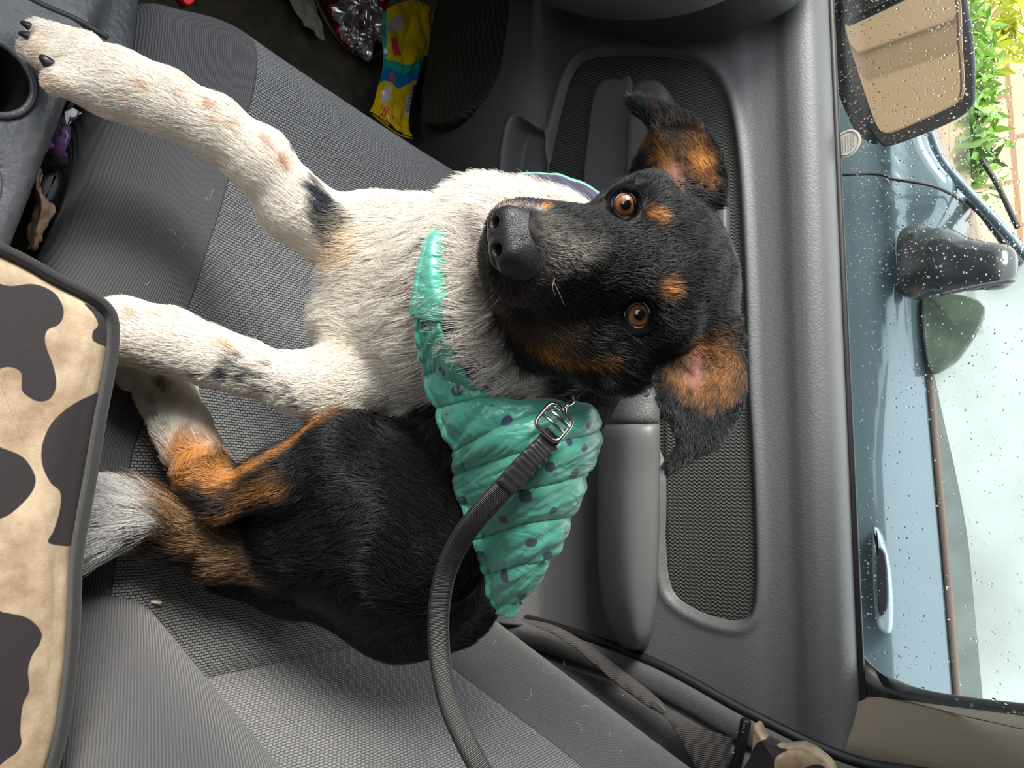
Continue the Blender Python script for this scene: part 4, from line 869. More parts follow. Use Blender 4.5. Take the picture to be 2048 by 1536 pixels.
def fur_curves(name, N, V, Q, Nn, C, L, T, lift, keep, parent, m, rad=.00016, pts=4, seed=1, dens=None):
    rng = np.random.default_rng(seed)
    a, b, c, d = (V[Q[:, i]] for i in range(4)); ar = np.linalg.norm(np.cross(c-a, d-b), axis=1)*.5
    w_ = ar.copy(); cen = (a+b+c+d)/4; nf = unit(Nn[Q].sum(1)); face = (nf*unit(CAM-cen)).sum(1)
    w_ *= np.where(face > -.25, 1, .3)
    if dens is not None: w_ *= dens[Q].mean(1)
    w_ /= w_.sum(); fi = rng.choice(len(Q), N, p=w_); s, t = rng.random((2, N, 1))
    q = Q[fi]; wt = [(1-s)*(1-t), s*(1-t), s*t, (1-s)*t]
    def ip(A): return sum(A[q[:, i]]*(wt[i] if A.ndim > 1 else wt[i][:, 0]) for i in range(4))
    P = ip(V); n_ = unit(ip(Nn)); col = ip(C); Lh = ip(L); tg = ip(T); lf = ip(lift)
    k = keep(P); P, n_, col, Lh, tg, lf = (x[k] for x in (P, n_, col, Lh, tg, lf)); N = len(P)
    cl = np.stack([wob(P, 170, 21), wob(P, 170, 22), wob(P, 170, 23)], 1)*.38+np.stack([wob(P, 55, 31), wob(P, 55, 32), wob(P, 55, 33)], 1)*.22
    tg = unit(tg+cl+rng.normal(size=(N, 3))*.16); tg = unit(tg-n_*(tg*n_).sum(1, keepdims=True))
    lf = lf*(.7+.6*rng.random(N)); Lh = Lh*(.55+.65*rng.random(N)); d0 = unit(tg+n_*lf[:, None]*1.3); d1 = unit(tg*1.0+n_*lf[:, None]*.25+np.array((0, 0, -.10)))
    tt = np.linspace(0, 1, pts)
    X = np.stack([P-n_*.0004+Lh[:, None]*(d0*(u*(1-.45*u))+d1*(.45*u*u)) for u in tt], 1)
    hc = bpy.data.hair_curves.new(name); hc.add_curves([pts]*N)
    hc.attributes['position'].data.foreach_set('vector', X.astype(np.float32).ravel())
    r = np.tile(rad*(1-.8*tt)[None], (N, 1))*(.7+.6*rng.random((N, 1)))*(1+18*Lh[:, None]); ra = hc.attributes.get('radius') or hc.attributes.new('radius', 'FLOAT', 'POINT'); ra.data.foreach_set('value', r.astype(np.float32).ravel())
    var = np.where(col.mean(1) > .25, .80+.35*rng.random(N), .5+1.5*rng.random(N)**2); col = np.clip(col*var[:, None]+np.where(col.mean(1) < .06, .035*rng.random(N)**5, 0)[:, None]*np.array((1, .97, .95)), 0, .95)  # a few black strands lightened in colour to stand in for glints
    tipc = np.repeat(col[:, None], pts, 1)*np.linspace(.8, 1.15, pts)[None, :, None]
    ca = hc.attributes.new('col', 'FLOAT_COLOR', 'POINT'); ca.data.foreach_set('color', np.concatenate([np.clip(tipc, 0, 1), np.ones((N, pts, 1))], 2).astype(np.float32).ravel())
    hc.materials.append(m); o = bpy.data.objects.new(name, hc); COL.objects.link(o); o.parent = parent
    L_ = Vector((0, 0, 0)); p = parent
    while p: L_ += p.location; p = p.parent
    o.location = -L_
    return o
def build_dog():
    dog = thing('dog', tuple(D(790, 1070, .72)), 'black, white and tan dog sitting on the passenger seat, looking up at the camera', 'dog')
    mb_ = mat('dog skin and undercoat', attr='col', rough=.8, spec=.05)
    mesh('body', DV, DQ, mb_, dog, attrs={'col': DC*np.where(DC.mean(1, keepdims=True) > .25, .85, .7)})
    # eyes
    em = bpy.data.materials.new('brown eye'); em.use_nodes = True; t = em.node_tree; b = t.nodes['Principled BSDF']; b.inputs['Roughness'].default_value = .03; b.inputs['Coat Weight'].default_value = 1; b.inputs['Coat Roughness'].default_value = .01
    a = nn(t, 'ShaderNodeAttribute', attribute_name='ang'); r = nn(t, 'ShaderNodeValToRGB'); t.links.new(a.outputs['Fac'], r.inputs[0]); t.links.new(r.outputs[0], b.inputs['Base Color'])
    e = r.color_ramp.elements; e[0].position = 0; e[0].color = (.002, .002, .002, 1); e[1].position = 1; e[1].color = (.45, .38, .36, 1)
    for pos, c in ((.195, (.003, .002, .002)), (.225, (.13, .055, .018)), (.36, (.36, .14, .04)), (.44, (.22, .075, .02)), (.475, (.02, .01, .008)), (.53, (.55, .48, .46))):
        q = e.new(pos); q.color = (*c, 1)
    ri = .0104
    for nm, c, gz in (('eye', E1, (0, 0, 0)), ('eye', E2, HU*.0)):
        look = unit(unit(CAM-c)+HU*.16*(1 if c is E1 else 1)+HS*(0.0 if c is E1 else .05)); th = np.linspace(0, math.pi, 64); ph = np.linspace(0, 2*math.pi, 64, endpoint=False)
        x = unit(np.cross(look, (0, 0, 1))); y = np.cross(look, x)
        rr = ri*(1+.05*np.exp(-(th/.5)**2))
        V = c+np.stack([rr[None, :, None]*(np.cos(th)[None, :, None]*look+np.sin(th)[None, :, None]*(np.cos(p)*x+np.sin(p)*y)) for p in ph], 0)[:, 0]-unit(CAM-c)*.0012
        mesh('eye', V.reshape(-1, 3), gridF(64, 64, True), em, dog, attrs={'ang': np.tile(th/1.5, 64)})
        v = unit(CAM-c); a_ = unit(HS-v*(HS@v)); b_ = np.cross(v, a_)
        P = np.array([c+v*(.0066)+a_*.0087*math.cos(q)+b_*.0077*math.sin(q)*(1 if math.sin(q)*float(b_@HU) > 0 else 1.0)-v*.0022*abs(math.cos(q)) for q in np.linspace(0, 2*math.pi, 48, endpoint=False)])
        V, F = tube(P, .0019, 10, closed=True); mesh('eyelid', V, F, mat('eye rim', (.012, .010, .010), .25, coat=.4), dog)
    # nose
    f = Field(hd(0, 0, .1)-.035, hd(0, 0, .1)+.035, .0009)
    f.ell(hd(.002, -.010, .088), (HS, HU, HF), (.0212, .0185, .0180), .004); f.cone(hd(-.009, -.005, .101), .0085, hd(.009, -.005, .101), .0085, .006)
    f.cone(hd(-.010, -.012, .101), .0075, hd(.010, -.012, .101), .0075, .005); f.cone(hd(0, -.016, .100), .0055, hd(0, -.022, .095), .004, .004)
    for g in (-1, 1):
        f.cone(hd(g*.0085, -.0095, .113), .0036, hd(g*.0070, -.0080, .099), .0030, .003, sub=True); f.cone(hd(g*.0105, -.0115, .112), .0024, hd(g*.0185, -.0165, .103), .0016, .002, sub=True)
    f.cone(hd(0, -.004, .1135), .0010, hd(0, -.024, .103), .0010, .002, sub=True)
    V, Q = f.surface(2); mesh('nose', V, Q, mat('nose leather', (.020, .019, .021), .38, coat=.1, bump=('voronoi', 1400, .00025)), dog)
    # claws
    cm = mat('black claw', (.02, .02, .024), .3)
    for (x, y, d, r, x2, y2, d2) in ((100, 130, .482, 12, 78, 111, .478), (60, 54, .490, 8, 40, 44, .488), (58, 72, .489, 8, 36, 66, .487)):
        p = D(x, y, d); q = D(x2, y2, d2); mid = (p+q)/2+CX*.0006; V, F = tube(spline([p, mid, q], 10), pr(r, d)*np.array((1, 1, .97, .93, .88, .82, .74, .64, .48, .2)), 12); mesh('claw', V, F, cm, dog)
    # whiskers
    wm = mat('whisker', (.5, .48, .45), .4)
    for P in ([(1105, 558), (1120, 590), (1130, 613)], [(1000, 560), (985, 580), (962, 600)], [(990, 585), (978, 600), (965, 612)], [(1000, 590), (990, 608), (975, 618)], [(1110, 555), (1105, 575), (1112, 592)]):
        Q3 = spline([hit(*P[0])]+[hit(*p)+unit(CAM-hit(*p))*.004 for p in P[1:]], 8); V, F = tube(Q3, np.linspace(.0003, .0001, 8), 5); mesh('whisker', V, F, wm, dog)
    return dog
NFUR = 260000
DOG = build_dog()

# ================================================================== the dog's coat
def allhit_tree(names):
    V = []; F = []; n = 0
    for nm in names:
        for o in bpy.data.objects:
            if o.type == 'MESH' and o.name.split('.')[0] == nm:
                L = Vector((0, 0, 0)); p = o
                while p: L += p.location; p = p.parent
                V += [tuple(v.co+L) for v in o.data.vertices]; F += [tuple(i+n for i in f.vertices) for f in o.data.polygons]; n = len(V)
    return BVHTree.FromPolygons(V, F)
def conform(S, off, tree=None, lim=.05):
    tree = tree or TREE; sh = S.shape[:-1]; out = S.reshape(-1, 3).copy()
    for i, p in enumerate(out):
        v = unit(p-CAM); L = np.linalg.norm(p-CAM); h = tree.ray_cast(Vector(tuple(CAM)), Vector(tuple(v)), 3)
        if h[0] is not None and h[3]-off < L and L-(h[3]-off) < lim: out[i] = CAM+v*(h[3]-off)
    return out.reshape(*sh, 3)
def gnormals(S):
    n = np.cross(np.gradient(S, axis=0), np.gradient(S, axis=1)); n = unit(n); return np.where(((CAM-S)*n).sum(-1, keepdims=True) < 0, -n, n)
def teal_mat(name, base, dotc):
    m = bpy.data.materials.new(name); m.use_nodes = True; t = m.node_tree; b = t.nodes['Principled BSDF']; b.inputs['Roughness'].default_value = .33; b.inputs['Sheen Weight'].default_value = .3; b.inputs['Specular IOR Level'].default_value = .6
    a = nn(t, 'ShaderNodeAttribute', attribute_name='dot'); g = nn(t, 'ShaderNodeMapRange'); g.inputs[1].default_value = -.0002; g.inputs[2].default_value = .0002; t.links.new(a.outputs['Fac'], g.inputs[0])
    mx = nn(t, 'ShaderNodeMix', data_type='RGBA'); mx.inputs[6].default_value = (*dotc, 1); mx.inputs[7].default_value = (*base, 1); t.links.new(g.outputs[0], mx.inputs[0]); t.links.new(mx.outputs[2], b.inputs['Base Color'])
    tcn = nn(t, 'ShaderNodeTexCoord'); nz = nn(t, 'ShaderNodeTexNoise'); nz.inputs['Scale'].default_value = 34; nz.inputs['Detail'].default_value = 3; nz.inputs['Distortion'].default_value = 1.6; mp = nn(t, 'ShaderNodeMapping'); mp.inputs['Scale'].default_value = (.45, 1.6, 1.0)
    t.links.new(tcn.outputs['Object'], mp.inputs[0]); t.links.new(mp.outputs[0], nz.inputs[0]); bm = nn(t, 'ShaderNodeBump'); bm.inputs['Distance'].default_value = .0035; bm.inputs['Strength'].default_value = .6; t.links.new(nz.outputs[0], bm.inputs['Height']); t.links.new(bm.outputs[0], b.inputs['Normal'])
    return m
def build_coat(dog):
    tm = teal_mat('teal quilted nylon', (.085, .40, .30), (.045, .07, .11))
    rows = [[(838, 628, .528), (850, 632, .526), (862, 634, .524), (873, 636, .524), (884, 638, .526)],
            [(846, 690, .530), (860, 690, .526), (874, 690, .523), (888, 690, .523), (900, 690, .527)],
            [(858, 762, .532), (878, 760, .525), (900, 758, .521), (922, 756, .520), (945, 757, .524)],
            [(882, 838, .536), (910, 830, .522), (942, 822, .514), (975, 816, .512), (1008, 812, .520)],
            [(912, 902, .540), (955, 884, .518), (1010, 862, .508), (1080, 838, .512), (1150, 815, .530)],
            [(908, 940, .556), (965, 925, .528), (1040, 905, .510), (1120, 885, .514), (1192, 862, .545)],
            [(912, 985, .566), (970, 975, .536), (1040, 962, .516), (1110, 945, .520), (1176, 925, .550)],
            [(932, 1045, .572), (985, 1038, .545), (1040, 1025, .528), (1095, 1015, .532), (1146, 1005, .556)],
            [(954, 1108, .578), (1000, 1104, .555), (1040, 1097, .542), (1078, 1090, .545), (1114, 1083, .562)],
            [(980, 1165, .580), (1005, 1164, .565), (1030, 1160, .556), (1053, 1157, .557), (1074, 1150, .567)],
            [(1004, 1222, .580), (1008, 1224, .576), (1012, 1226, .574), (1016, 1227, .574), (1020, 1227, .576)]]
    C = [[D(*p) for p in r] for r in rows]
    # wrap round the far side of the back
    for r, src in zip(C, rows):
        w_ = src[-1][0]-src[0][0]; px, py, d = src[-1]; r.append(D(px-.10*w_, py, d+.0003*w_+.01)); r.append(D(px-.35*w_, py, d+.00045*w_+.02))
    S = sheet(C, 260, 220); n = gnormals(S); u = np.linspace(0, 1, 260)[:, None]; v = np.linspace(0, 1, 220)[None]
    st = np.array([0, .27, .405, .53, .66, .765, .88, 1.0]); uu = u+.035*np.sin(v*2.6+.3)*sstep(.25, .45, u)
    d = np.min(np.abs(uu[..., None]-st), -1); puff = .0042*(1-np.exp(-d/.018))-.0012*np.exp(-(d/.0028)**2)
    edge = np.minimum(v, 1)*1.0; eb = sstep(0, .012, v)*sstep(0, .01, u)
    W3 = np.stack([u*46+v*7+0*v, v*6+u*5, 0*u+0*v+1], -1); W4 = np.stack([u*90+v*22, v*16-u*14, 0*u+0*v], -1); wr = (.0016*wob(W3, 1, 41)+.0007*wob(W4, 1, 43)+.0007*np.sin(v*75+u*30)*np.exp(-d/.008))
    bead = .0022*np.exp(-((v-.045)/.016)**2)-.0022*np.exp(-((v-.075)/.010)**2)
    S = conform(S, .0035, lim=.05)
    for _ in range(3): S[1:-1, 1:-1] = (S[:-2, 1:-1]+S[2:, 1:-1]+S[1:-1, :-2]+S[1:-1, 2:])/4
    n = gnormals(S); S = S+n*(puff*eb+wr+bead)[..., None]
    P = S.reshape(-1, 3); dots = [(1014, 843, 13), (1098, 932, 11), (1146, 945, 12), (1051, 992, 13), (1104, 1020, 10), (1008, 1036, 12), (1062, 1083, 12), (1094, 1110, 10), (1011, 1151, 12), (1043, 1188, 10), (1166, 895, 9), (1136, 884, 8), (925, 1000, 10), (958, 1106, 9), (882, 660, 12), (887, 740, 10), (915, 780, 12), (850, 650, 8), (905, 895, 9), (930, 742, 9), (1130, 1058, 9), (1175, 850, 8)]
    BV = BVHTree.FromPolygons([tuple(p) for p in P.tolist()], [tuple(f) for f in gridF(260, 220).tolist()]); dd = np.full(len(P), 1e3)
    for a, b, r in dots:
        h = BV.ray_cast(Vector(tuple(CAM)), Vector(tuple(unit(ray(a, b)))), 3)
        if h[0] is not None: c = np.array(h[0]); dd = np.minimum(dd, np.linalg.norm(P-c, axis=1)-pr_(r, c))
    COATS = [(P, gridF(260, 220))]
    o = mesh('coat', P, gridF(260, 220), tm, dog, attrs={'dot': dd}); tag(o, 'shiny teal quilted dog coat with navy dots')
    md = o.modifiers.new('thick', 'SOLIDIFY'); md.thickness = .003; md.offset = 0
    # collar flap at the throat, and the far side of the collar
    C = [[D(833, 624, .520), D(846, 632, .516), D(862, 636, .514), D(882, 640, .516)], [D(840, 575, .524), D(852, 575, .520), D(866, 578, .518), D(886, 582, .522)], [D(853, 520, .530), D(862, 520, .526), D(873, 520, .524), D(890, 522, .528)],
         [D(872, 470, .535), D(878, 470, .532), D(885, 470, .531), D(898, 472, .535)], [D(900, 440, .545), D(903, 440, .542), D(906, 440, .542), D(912, 442, .545)]]
    S = sheet(C, 60, 30); S = conform(S, .005, lim=.03); n = gnormals(S); u = np.linspace(0, 1, 60)[:, None]; v = np.linspace(0, 1, 30)[None]
    S = S+n*(.003*np.sin(np.pi*v)**.5+.002*np.exp(-(u/.05)**2)*0+.0018*np.exp(-((v-.12)/.06)**2))[..., None]
    COATS.append((S.reshape(-1, 3), gridF(60, 30)))
    c = mesh('collar', S.reshape(-1, 3), gridF(60, 30), tm, o, attrs={'dot': np.full(1800, 1.)}); c.modifiers.new('thick', 'SOLIDIFY').thickness = .004
    C = [[D(1000, 384, .585), D(1005, 420, .575), D(1010, 460, .57)], [D(1040, 357, .585), D(1045, 400, .572), D(1050, 460, .565)], [D(1105, 355, .585), D(1105, 400, .57), D(1105, 460, .56)], [D(1155, 370, .585), D(1150, 410, .57), D(1150, 460, .56)], [D(1200, 395, .585), D(1195, 420, .572), D(1190, 460, .565)]]
    S = sheet(C, 60, 24); n = gnormals(S); S = S+n*(.0016*wob(S, 130, 8))[..., None]
    c = mesh('collar_lining', S.reshape(-1, 3), gridF(60, 24), M['navy'], o); c.modifiers.new('thick', 'SOLIDIFY').thickness = .003
    V, F = tube(S[:, 0]+np.array((.001, .001, 0)), .0030, 10); c = mesh('collar', V, F, tm, o, attrs={'dot': np.full(len(V), 1.)})
    C = [[D(876, 615, .530), D(886, 612, .532), D(897, 608, .535)], [D(890, 692, .530), D(905, 686, .532), D(920, 680, .535)], [D(935, 760, .527), D(950, 748, .530), D(966, 737, .533)], [D(995, 812, .523), D(1008, 798, .527), D(1022, 784, .532)], [D(1080, 834, .520), D(1088, 818, .527), D(1096, 804, .532)], [D(1150, 817, .53), D(1156, 802, .54), D(1160, 790, .545)]]
    S = sheet(C, 90, 26); S = conform(S, .0045, lim=.07); n = gnormals(S); S = S+n*(.0012*wob(S, 150, 9))[..., None]
    COATS.append((S.reshape(-1, 3), gridF(90, 26)))
    c = mesh('coat_lining', S.reshape(-1, 3), gridF(90, 26), M['navy'], o); c.modifiers.new('thick', 'SOLIDIFY').thickness = .002
    V = []; F = []
    for P_, F_ in COATS: n0 = len(V); V += [tuple(q) for q in P_.tolist()]; F += [tuple(int(i)+n0 for i in q) for q in F_]
    return BVHTree.FromPolygons(V, F)
COAT = build_coat(DOG)
def build_fur(dog):
    fm = mat('fur', attr='col', rough=.38, spec=.45)
    nose_c = hd(.001, -.010, .097)
    def keep(P):
        k = np.ones(len(P), bool)
        for i, p in enumerate(P):          # nothing grows where the coat lies on the body
            d = CAM-p; L = float(np.linalg.norm(d))
            if COAT.ray_cast(Vector(tuple(p)), Vector(tuple(d/L)), .05)[0] is not None: k[i] = False
        k &= (np.linalg.norm(P-E1, axis=1) > .0150) & (np.linalg.norm(P-E2, axis=1) > .0150) & (np.linalg.norm(P-nose_c, axis=1) > .0185)
        return k
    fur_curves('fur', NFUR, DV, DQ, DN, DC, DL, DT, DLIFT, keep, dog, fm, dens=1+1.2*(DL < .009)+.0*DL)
build_fur(DOG)

# ================================================================== leash
def build_leash():
    t = thing('leash', tuple(D(1110, 850, .50)), 'black ribbed nylon leash clipped to the teal coat and running down over the dog', 'leash')
    pts = [(1108, 868, .494), (1085, 895, .491), (1052, 928, .490), (1000, 985, .492), (950, 1040, .500), (913, 1095, .512), (890, 1150, .522), (878, 1220, .530), (878, 1290, .536), (885, 1350, .540), (900, 1410, .545), (925, 1470, .548), (965, 1545, .550), (1010, 1620, .55)]
    P = spline([D(*p) for p in pts], 200); tg = unit(np.gradient(P, axis=0)); face = unit(CAM-P+CX*.12); nrm = unit(face-tg*(face*tg).sum(1, keepdims=True)); side = np.cross(tg, nrm)
    m = mat('black ribbed webbing', (.018, .018, .019), .42, spec=.7, sheen=.08)
    w_ = np.interp(np.linspace(0, 1, 200), [0, .1, .3, 1], [.0066, .0074, .0078, .0082]); n = 1400
    idx = np.linspace(0, 199, n); ip = lambda A: np.stack([np.interp(idx, np.arange(200), A[:, k]) for k in range(3)], 1)
    Pf, sf, nf = ip(P), unit(ip(side)), unit(ip(nrm)); wf = np.interp(idx, np.arange(200), w_); rib = .0010*np.abs(np.sin(np.arange(n)*math.pi/4.5))
    prof = [(-1, 0), (-.97, .7), (-.8, 1), (-.4, 1.0), (0, 1.0), (.4, 1.0), (.8, 1), (.97, .7), (1, 0), (.9, -1), (0, -1), (-.9, -1)]
    R_ = np.stack([Pf+sf*(a*wf)[:, None]+nf*((b*.0011)+(rib if abs(a) < .85 and b > .5 else 0))[..., None] if not np.isscalar(b*.0011+0*1) or True else 0 for a, b in prof], 0) if 0 else np.stack([Pf+sf*(a*wf)[:, None]+nf*(b*.0011+(rib if (abs(a) < .85 and b > .5) else 0*rib))[:, None] for a, b in prof], 0)
    F = gridF(len(prof), n, True); mesh('strap', R_.reshape(-1, 3), F, m, t)
    # the sewn fold near the buckle
    i = slice(8, 44); Q = P[i]+nrm[i]*.0022; k = len(Q); ww = np.full(k, .0072)+.0008*np.sin(np.arange(k)*1.1)
    rr = np.stack([Q+side[i]*(a*ww)[:, None]+nrm[i]*(b*.0012+.0004*np.sin(np.arange(k)*2.1))[:, None] for a, b in prof], 0); mesh('sewn_fold', rr.reshape(-1, 3), gridF(len(prof), k, True), m, t)
    # steel adjuster and clip ring
    c = D(1108, 845, .489); a_ = unit(P[0]-P[8]); n_ = nrm[0]; b_ = np.cross(n_, a_)
    def loop(w2, h2, r, off=0, gap=None, name='buckle', mm=None, par=t):
        pts = []
        for q in np.linspace(0, 2*math.pi, 72, endpoint=False):
            s_, c_ = math.sin(q), math.cos(q); pts.append(c+a_*(off+h2*np.sign(c_)*abs(c_)**.45)+b_*(w2*np.sign(s_)*abs(s_)**.45))
        V, F = tube(np.array(pts), r, 10, closed=True); return mesh(name, V, F, mm or M['metal'], par)
    bk = loop(.0100, .0098, .0016)
    for o_ in (-.001, .0045): V, F = tube([c+a_*o_-b_*.0098+n_*.0006, c+a_*o_+b_*.0098+n_*.0006], .0011 if o_ < 0 else .0016, 10); mesh('bar', V, F, M['metal'], bk)
    V, F = tube(spline([c+a_*.009-b_*.002, c+a_*.013+b_*.001+n_*.002, c+a_*.019-b_*.001, c+a_*.024+b_*.002-n_*.002], 16), .0012, 8); mesh('clip_link', V, F, M['metal'], t)
build_leash()

# ================================================================== litter on the floor and in the gap
def crumple(ctrl, nu, nv, amp, sc, seed):
    S = sheet(ctrl, nu, nv); n = gnormals(S); h = wob(S, sc, seed); h = np.abs(h)*2-1; h2 = wob(S, sc*2.3, seed+1); return S+n*(amp*(h+.5*np.abs(h2)))[..., None]
def Z(px, py, z): return at(px, py, z=z)
def build_litter():
    # yellow sweet bag
    m = mat('printed foil', attr='col', rough=.22, coat=.5)
    t = thing('candy_bag', tuple(Z(800, 150, -.30)), 'yellow, teal and blue crumpled snack bag standing between seat and door', 'snack bag')
    cx = [[(768, 30, .9), (785, 12, .9), (826, 0, .9), (862, 12, .9), (897, 42, .9)], [(762, 60, .9), (785, 50, .9), (825, 40, .9), (860, 48, .9), (888, 62, .9)], [(766, 100, .9), (785, 97, .9), (820, 95, .9), (850, 97, .9), (872, 104, .9)], [(766, 130, .9), (785, 130, .9), (810, 132, .9), (835, 130, .9), (852, 128, .9)], [(758, 165, .9), (775, 166, .9), (797, 168, .9), (818, 168, .9), (838, 160, .9)], [(748, 205, .9), (768, 208, .9), (788, 210, .9), (806, 208, .9), (822, 205, .9)], [(742, 225, .9), (765, 234, .9), (785, 240, .9), (803, 240, .9), (819, 230, .9)], [(770, 240, .9), (782, 252, .9), (797, 262, .9), (812, 270, .9), (826, 276, .9)]]
    dz = lambda i, j: -.265-.012*i/7+.014*math.sin(j*math.pi/4)
    S = crumple([[Z(x, y, dz(i, j)) for j, (x, y, _) in enumerate(r)] for i, r in enumerate(cx)], 120, 80, .0035, 45, 3); V = S.reshape(-1, 3)
    # colour zones, in the bag's own pattern: measured where each mark is printed
    uv = np.stack(np.meshgrid(np.linspace(0, 1, 120), np.linspace(0, 1, 80), indexing='ij'), -1).reshape(-1, 2); c = np.tile(np.array((.80, .58, .01)), (len(V), 1)); u, v = uv.T; uw = u+.02*np.sin(v*9)
    tl = (.02, .42, .30); c[(uw > .40) & (uw < .47)] = tl; c[(v < .12) & (u < .5)] = tl; c[(uw >= .47) & (uw < .58)] = (.01, .22, .52); c[(uw > .36) & (uw < .41) & (v > .75)] = (.02, .4, .3)
    c[(u > .10) & (u < .18) & (v > .12) & (v < .38)] = (.5, .5, .45); c[(u > .22) & (u < .34) & (np.abs(v-.30-(u-.28)*.8) < .055)] = (.65, .07, .10); c[(u > .16) & (u < .34) & (v > .82)] = (.5, .5, .52)
    c[(u > .49) & (u < .57) & (np.abs(v-.28-(u-.5)) < .05)] = (.6, .08, .10); c[((u-.65)/.06)**2+((v-.28)/.12)**2 < 1] = (.62, .60, .50); c[(u > .58) & (u < .84) & (v > .86-.1*(u-.6))] = (.60, .60, .58)
    t_ = (u > .60) & (u < .82) & (v > .90) & (np.sin(u*260) > .2); c[t_] = (.15, .15, .15)
    for (uc, vc, ww) in ((.745, .30, .10), (.80, .30, .07), (.835, .36, .19)):
        c[(np.abs(u-uc-.02*np.sin(v*70)) < .018) & (np.abs(v-vc) < ww) & (np.sin(v*95+uc*40) > -.35)] = (.70, .03, .06)
    o = mesh('wrapper', V, gridF(120, 80), m, t, attrs={'col': c}); o.modifiers.new('thick', 'SOLIDIFY').thickness = .0004
    V, F = tube(spline([Z(745, 228, -.268), Z(770, 250, -.268), Z(800, 270, -.27), Z(826, 277, -.27)], 20), .0012, 6); mesh('crimped_seal', V, F, mat('yellow seal', (.75, .55, .02), .3), t)
    # silver wrapper
    t = thing('foil_wrapper', tuple(Z(720, 50, -.33)), 'torn silver and red foil snack wrapper on the car floor', 'snack wrapper')
    cx = [[(640, -14), (690, -20), (740, -20), (775, 0)], [(655, 18), (690, 15), (735, 12), (778, 35)], [(672, 55), (700, 58), (735, 50), (772, 62)], [(685, 84), (705, 92), (728, 92), (750, 80)], [(712, 98), (722, 104), (735, 112), (742, 100)]]
    S = crumple([[Z(x, y, -.290+.012*math.sin(i*2+j*1.7)) for j, (x, y) in enumerate(r)] for i, r in enumerate(cx)], 110, 110, .009, 75, 5); V = S.reshape(-1, 3); w1 = wob(V, 60, 12)
    uv = np.stack(np.meshgrid(np.linspace(0, 1, 110), np.linspace(0, 1, 110), indexing='ij'), -1).reshape(-1, 2); c = np.tile(np.array((.80, .79, .80)), (len(V), 1)); c[w1 > .45] = (.55, .30, .32); c[(uv[:, 0] < .10+.10*wob(V, 50, 2)) | (uv[:, 1] < .06) | ((uv[:, 1] > .93) & (uv[:, 0] < .5))] = (.60, .01, .04)
    fm = mat('silver foil', attr='col', rough=.22, metal=.85); mesh('foil', V, gridF(110, 110), fm, t, attrs={'col': c}).modifiers.new('thick', 'SOLIDIFY').thickness = .0004
    V, F = tube(spline([Z(632, 0, -.31), Z(655, 45, -.318), Z(690, 92, -.32), Z(730, 113, -.32), Z(760, 108, -.32), Z(770, 85, -.318)], 50), .0028, 10); tag(mesh('hair_tie', V, F, mat('pink cord', (.30, .19, .15), .7)), 'thin pinkish-brown cord under the foil wrapper', 'cord')
    S = crumple([[Z(x, y, -.305) for x, y in r] for r in [[(560, -25), (590, -25), (625, -20)], [(585, 10), (605, 8), (632, 5)], [(606, 40), (622, 38), (645, 42)], [(622, 64), (634, 66), (652, 68)], [(642, 80), (645, 81), (648, 82)]]], 60, 40, .006, 60, 7)
    o = mesh('tissue', S.reshape(-1, 3), gridF(60, 40), mat('greenish tissue', (.45, .45, .36), .9)); o.modifiers.new('thick', 'SOLIDIFY').thickness = .0006; tag(o, 'crumpled pale green tissue on the floor at the top of the photo', 'tissue')
    # gap beside the console
    S = crumple([[Z(x, y, z) for x, y, z in r] for r in [[(138, 205, -.02), (146, 212, -.03), (152, 225, -.04)], [(118, 245, -.02), (132, 250, -.02), (146, 258, -.03)], [(106, 275, -.02), (124, 280, -.015), (142, 290, -.03)], [(92, 300, -.03), (112, 308, -.02), (136, 318, -.03)], [(80, 330, -.05), (98, 335, -.05), (125, 338, -.05)]]], 90, 40, .004, 90, 9); V = S.reshape(-1, 3)
    c = np.tile(np.array((.012, .012, .016)), (len(V), 1)); u = np.repeat(np.linspace(0, 1, 90), 40); c[(u > .28) & (u < .72)] = (.075, .022, .10); c[(wob(V, 150, 4) > .42)] = (.45, .42, .44)
    o = mesh('patterned_cloth', V, gridF(90, 40), mat('purple print', attr='col', rough=.8), attrs={'col': c}); o.modifiers.new('thick', 'SOLIDIFY').thickness = .001; tag(o, 'purple, black and white patterned cloth stuffed in the gap beside the console', 'cloth')
    S = crumple([[Z(x, y, z) for x, y, z in r] for r in [[(76, 336, -.02), (80, 334, -.02), (84, 340, -.02)], [(66, 375, -.03), (76, 372, -.015), (88, 382, -.025)], [(68, 400, -.03), (85, 408, -.015), (114, 412, -.03)], [(60, 430, -.03), (80, 436, -.02), (106, 440, -.03)], [(56, 465, -.04), (72, 470, -.025), (88, 478, -.035)], [(54, 500, -.05), (66, 505, -.05), (78, 502, -.05)]]], 80, 50, .003, 80, 13)
    o = mesh('dried_leaf', S.reshape(-1, 3), gridF(80, 50), mat('dry leaf', (.36, .25, .17), .6, noise=(90, .35))); o.modifiers.new('thick', 'SOLIDIFY').thickness = .0005; tag(o, 'dry brown curled leaf in the gap between console and seat', 'leaf')
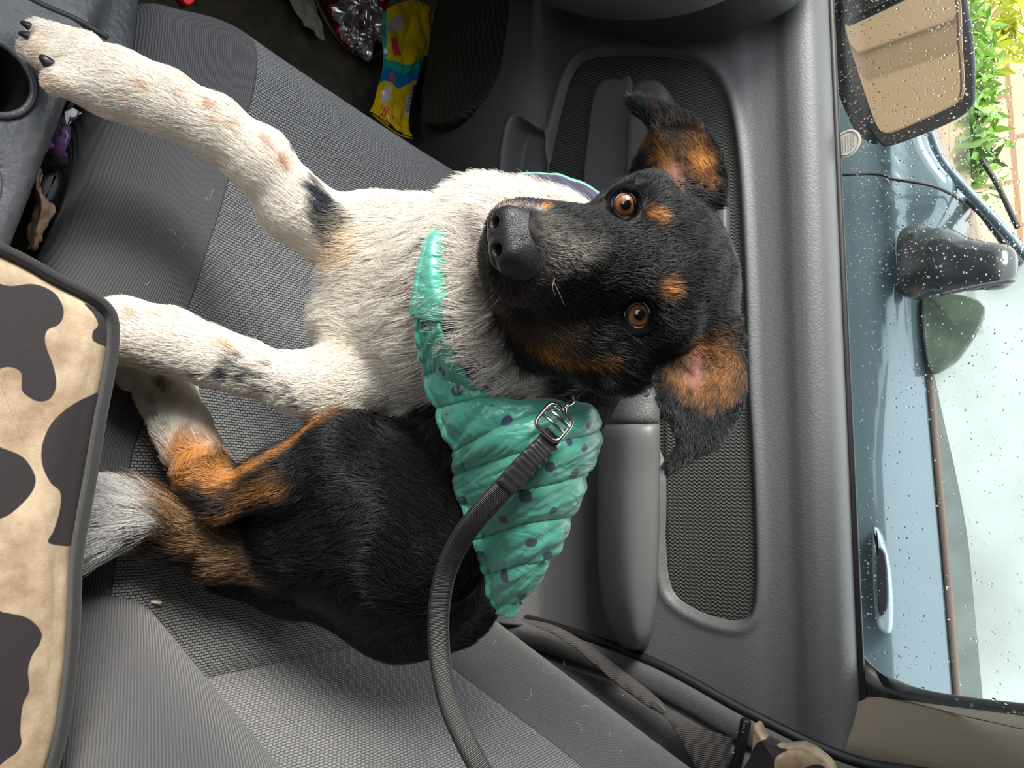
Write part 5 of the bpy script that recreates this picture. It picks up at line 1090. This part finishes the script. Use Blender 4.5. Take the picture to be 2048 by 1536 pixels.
    V, F = pad([Z(x, y, -.05) for x, y in [(84, 345), (118, 338), (128, 372), (112, 408), (84, 420), (70, 395)]], (0, 0, 1), .05, .006, n=50); tag(mesh('belt_buckle', V, F, M['black']), 'black seat belt buckle down in the gap by the console', 'buckle')
    V, F = pad([Z(x, y, -.05) for x, y in [(360, -20), (392, -20), (388, 4), (372, 6)]], (0, 0, 1), .01, .002, n=30); tag(mesh('red_tag', V, F, mat('red tag', (.75, .02, .03), .5)), 'small bright red scrap peeking over the seat front at the top edge', 'scrap')
    # crumb at the fold of the seat
    tr = allhit_tree(['cushion', 'backrest']); 
    def sh(px, py):
        h = tr.ray_cast(Vector(tuple(CAM)), Vector(tuple(unit(ray(px, py)))), 3); return np.array(h[0]) if h[0] is not None else D(px, py, .6)
    V, F = tube(spline([sh(300, 1203)+(0, 0, .001), sh(312, 1207)+(0, .001, .003), sh(322, 1206)+(0, 0, .001)], 10), [.0006, .001, .0014, .0016, .0013, .0016, .0018, .0013, .001, .0005], 8); tag(mesh('crumb', V, F, mat('cream crumb', (.75, .68, .48), .7)), 'small cream crumb in the fold of the seat', 'crumb')
    # shed hairs on the seat and carpet
    rng = np.random.default_rng(5); mbh = MB()
    pts = [(418, 400), (432, 455), (415, 395), (560, 1360), (392, 1070), (985, 1290), (1130, 1330), (1085, 1335), (1185, 1420), (1160, 1465), (1220, 1470), (1245, 1500), (350, 470), (365, 500), (300, 560), (470, 1340), (1050, 1400), (1235, 1390), (670, 1480), (420, 540), (332, 165), (700, 1430)]
    for (px, py) in pts:
        a0 = rng.uniform(0, 6.28); L = rng.uniform(8, 26); cv = rng.uniform(-1.5, 1.5); P = []
        for q in np.linspace(0, 1, 7):
            a1 = a0+cv*q; p = sh(px+L*q*math.cos(a1), py+L*q*math.sin(a1)); P.append(p+unit(CAM-p)*.0012)
        V, F = tube(P, .00012, 4); mbh.add(V, F)
    tag(mbh.build('shed_hairs', mat('pale hair', (.7, .66, .6), .5)), 'pale shed dog hairs scattered on the seat', 'hairs', kind='stuff')
build_litter()
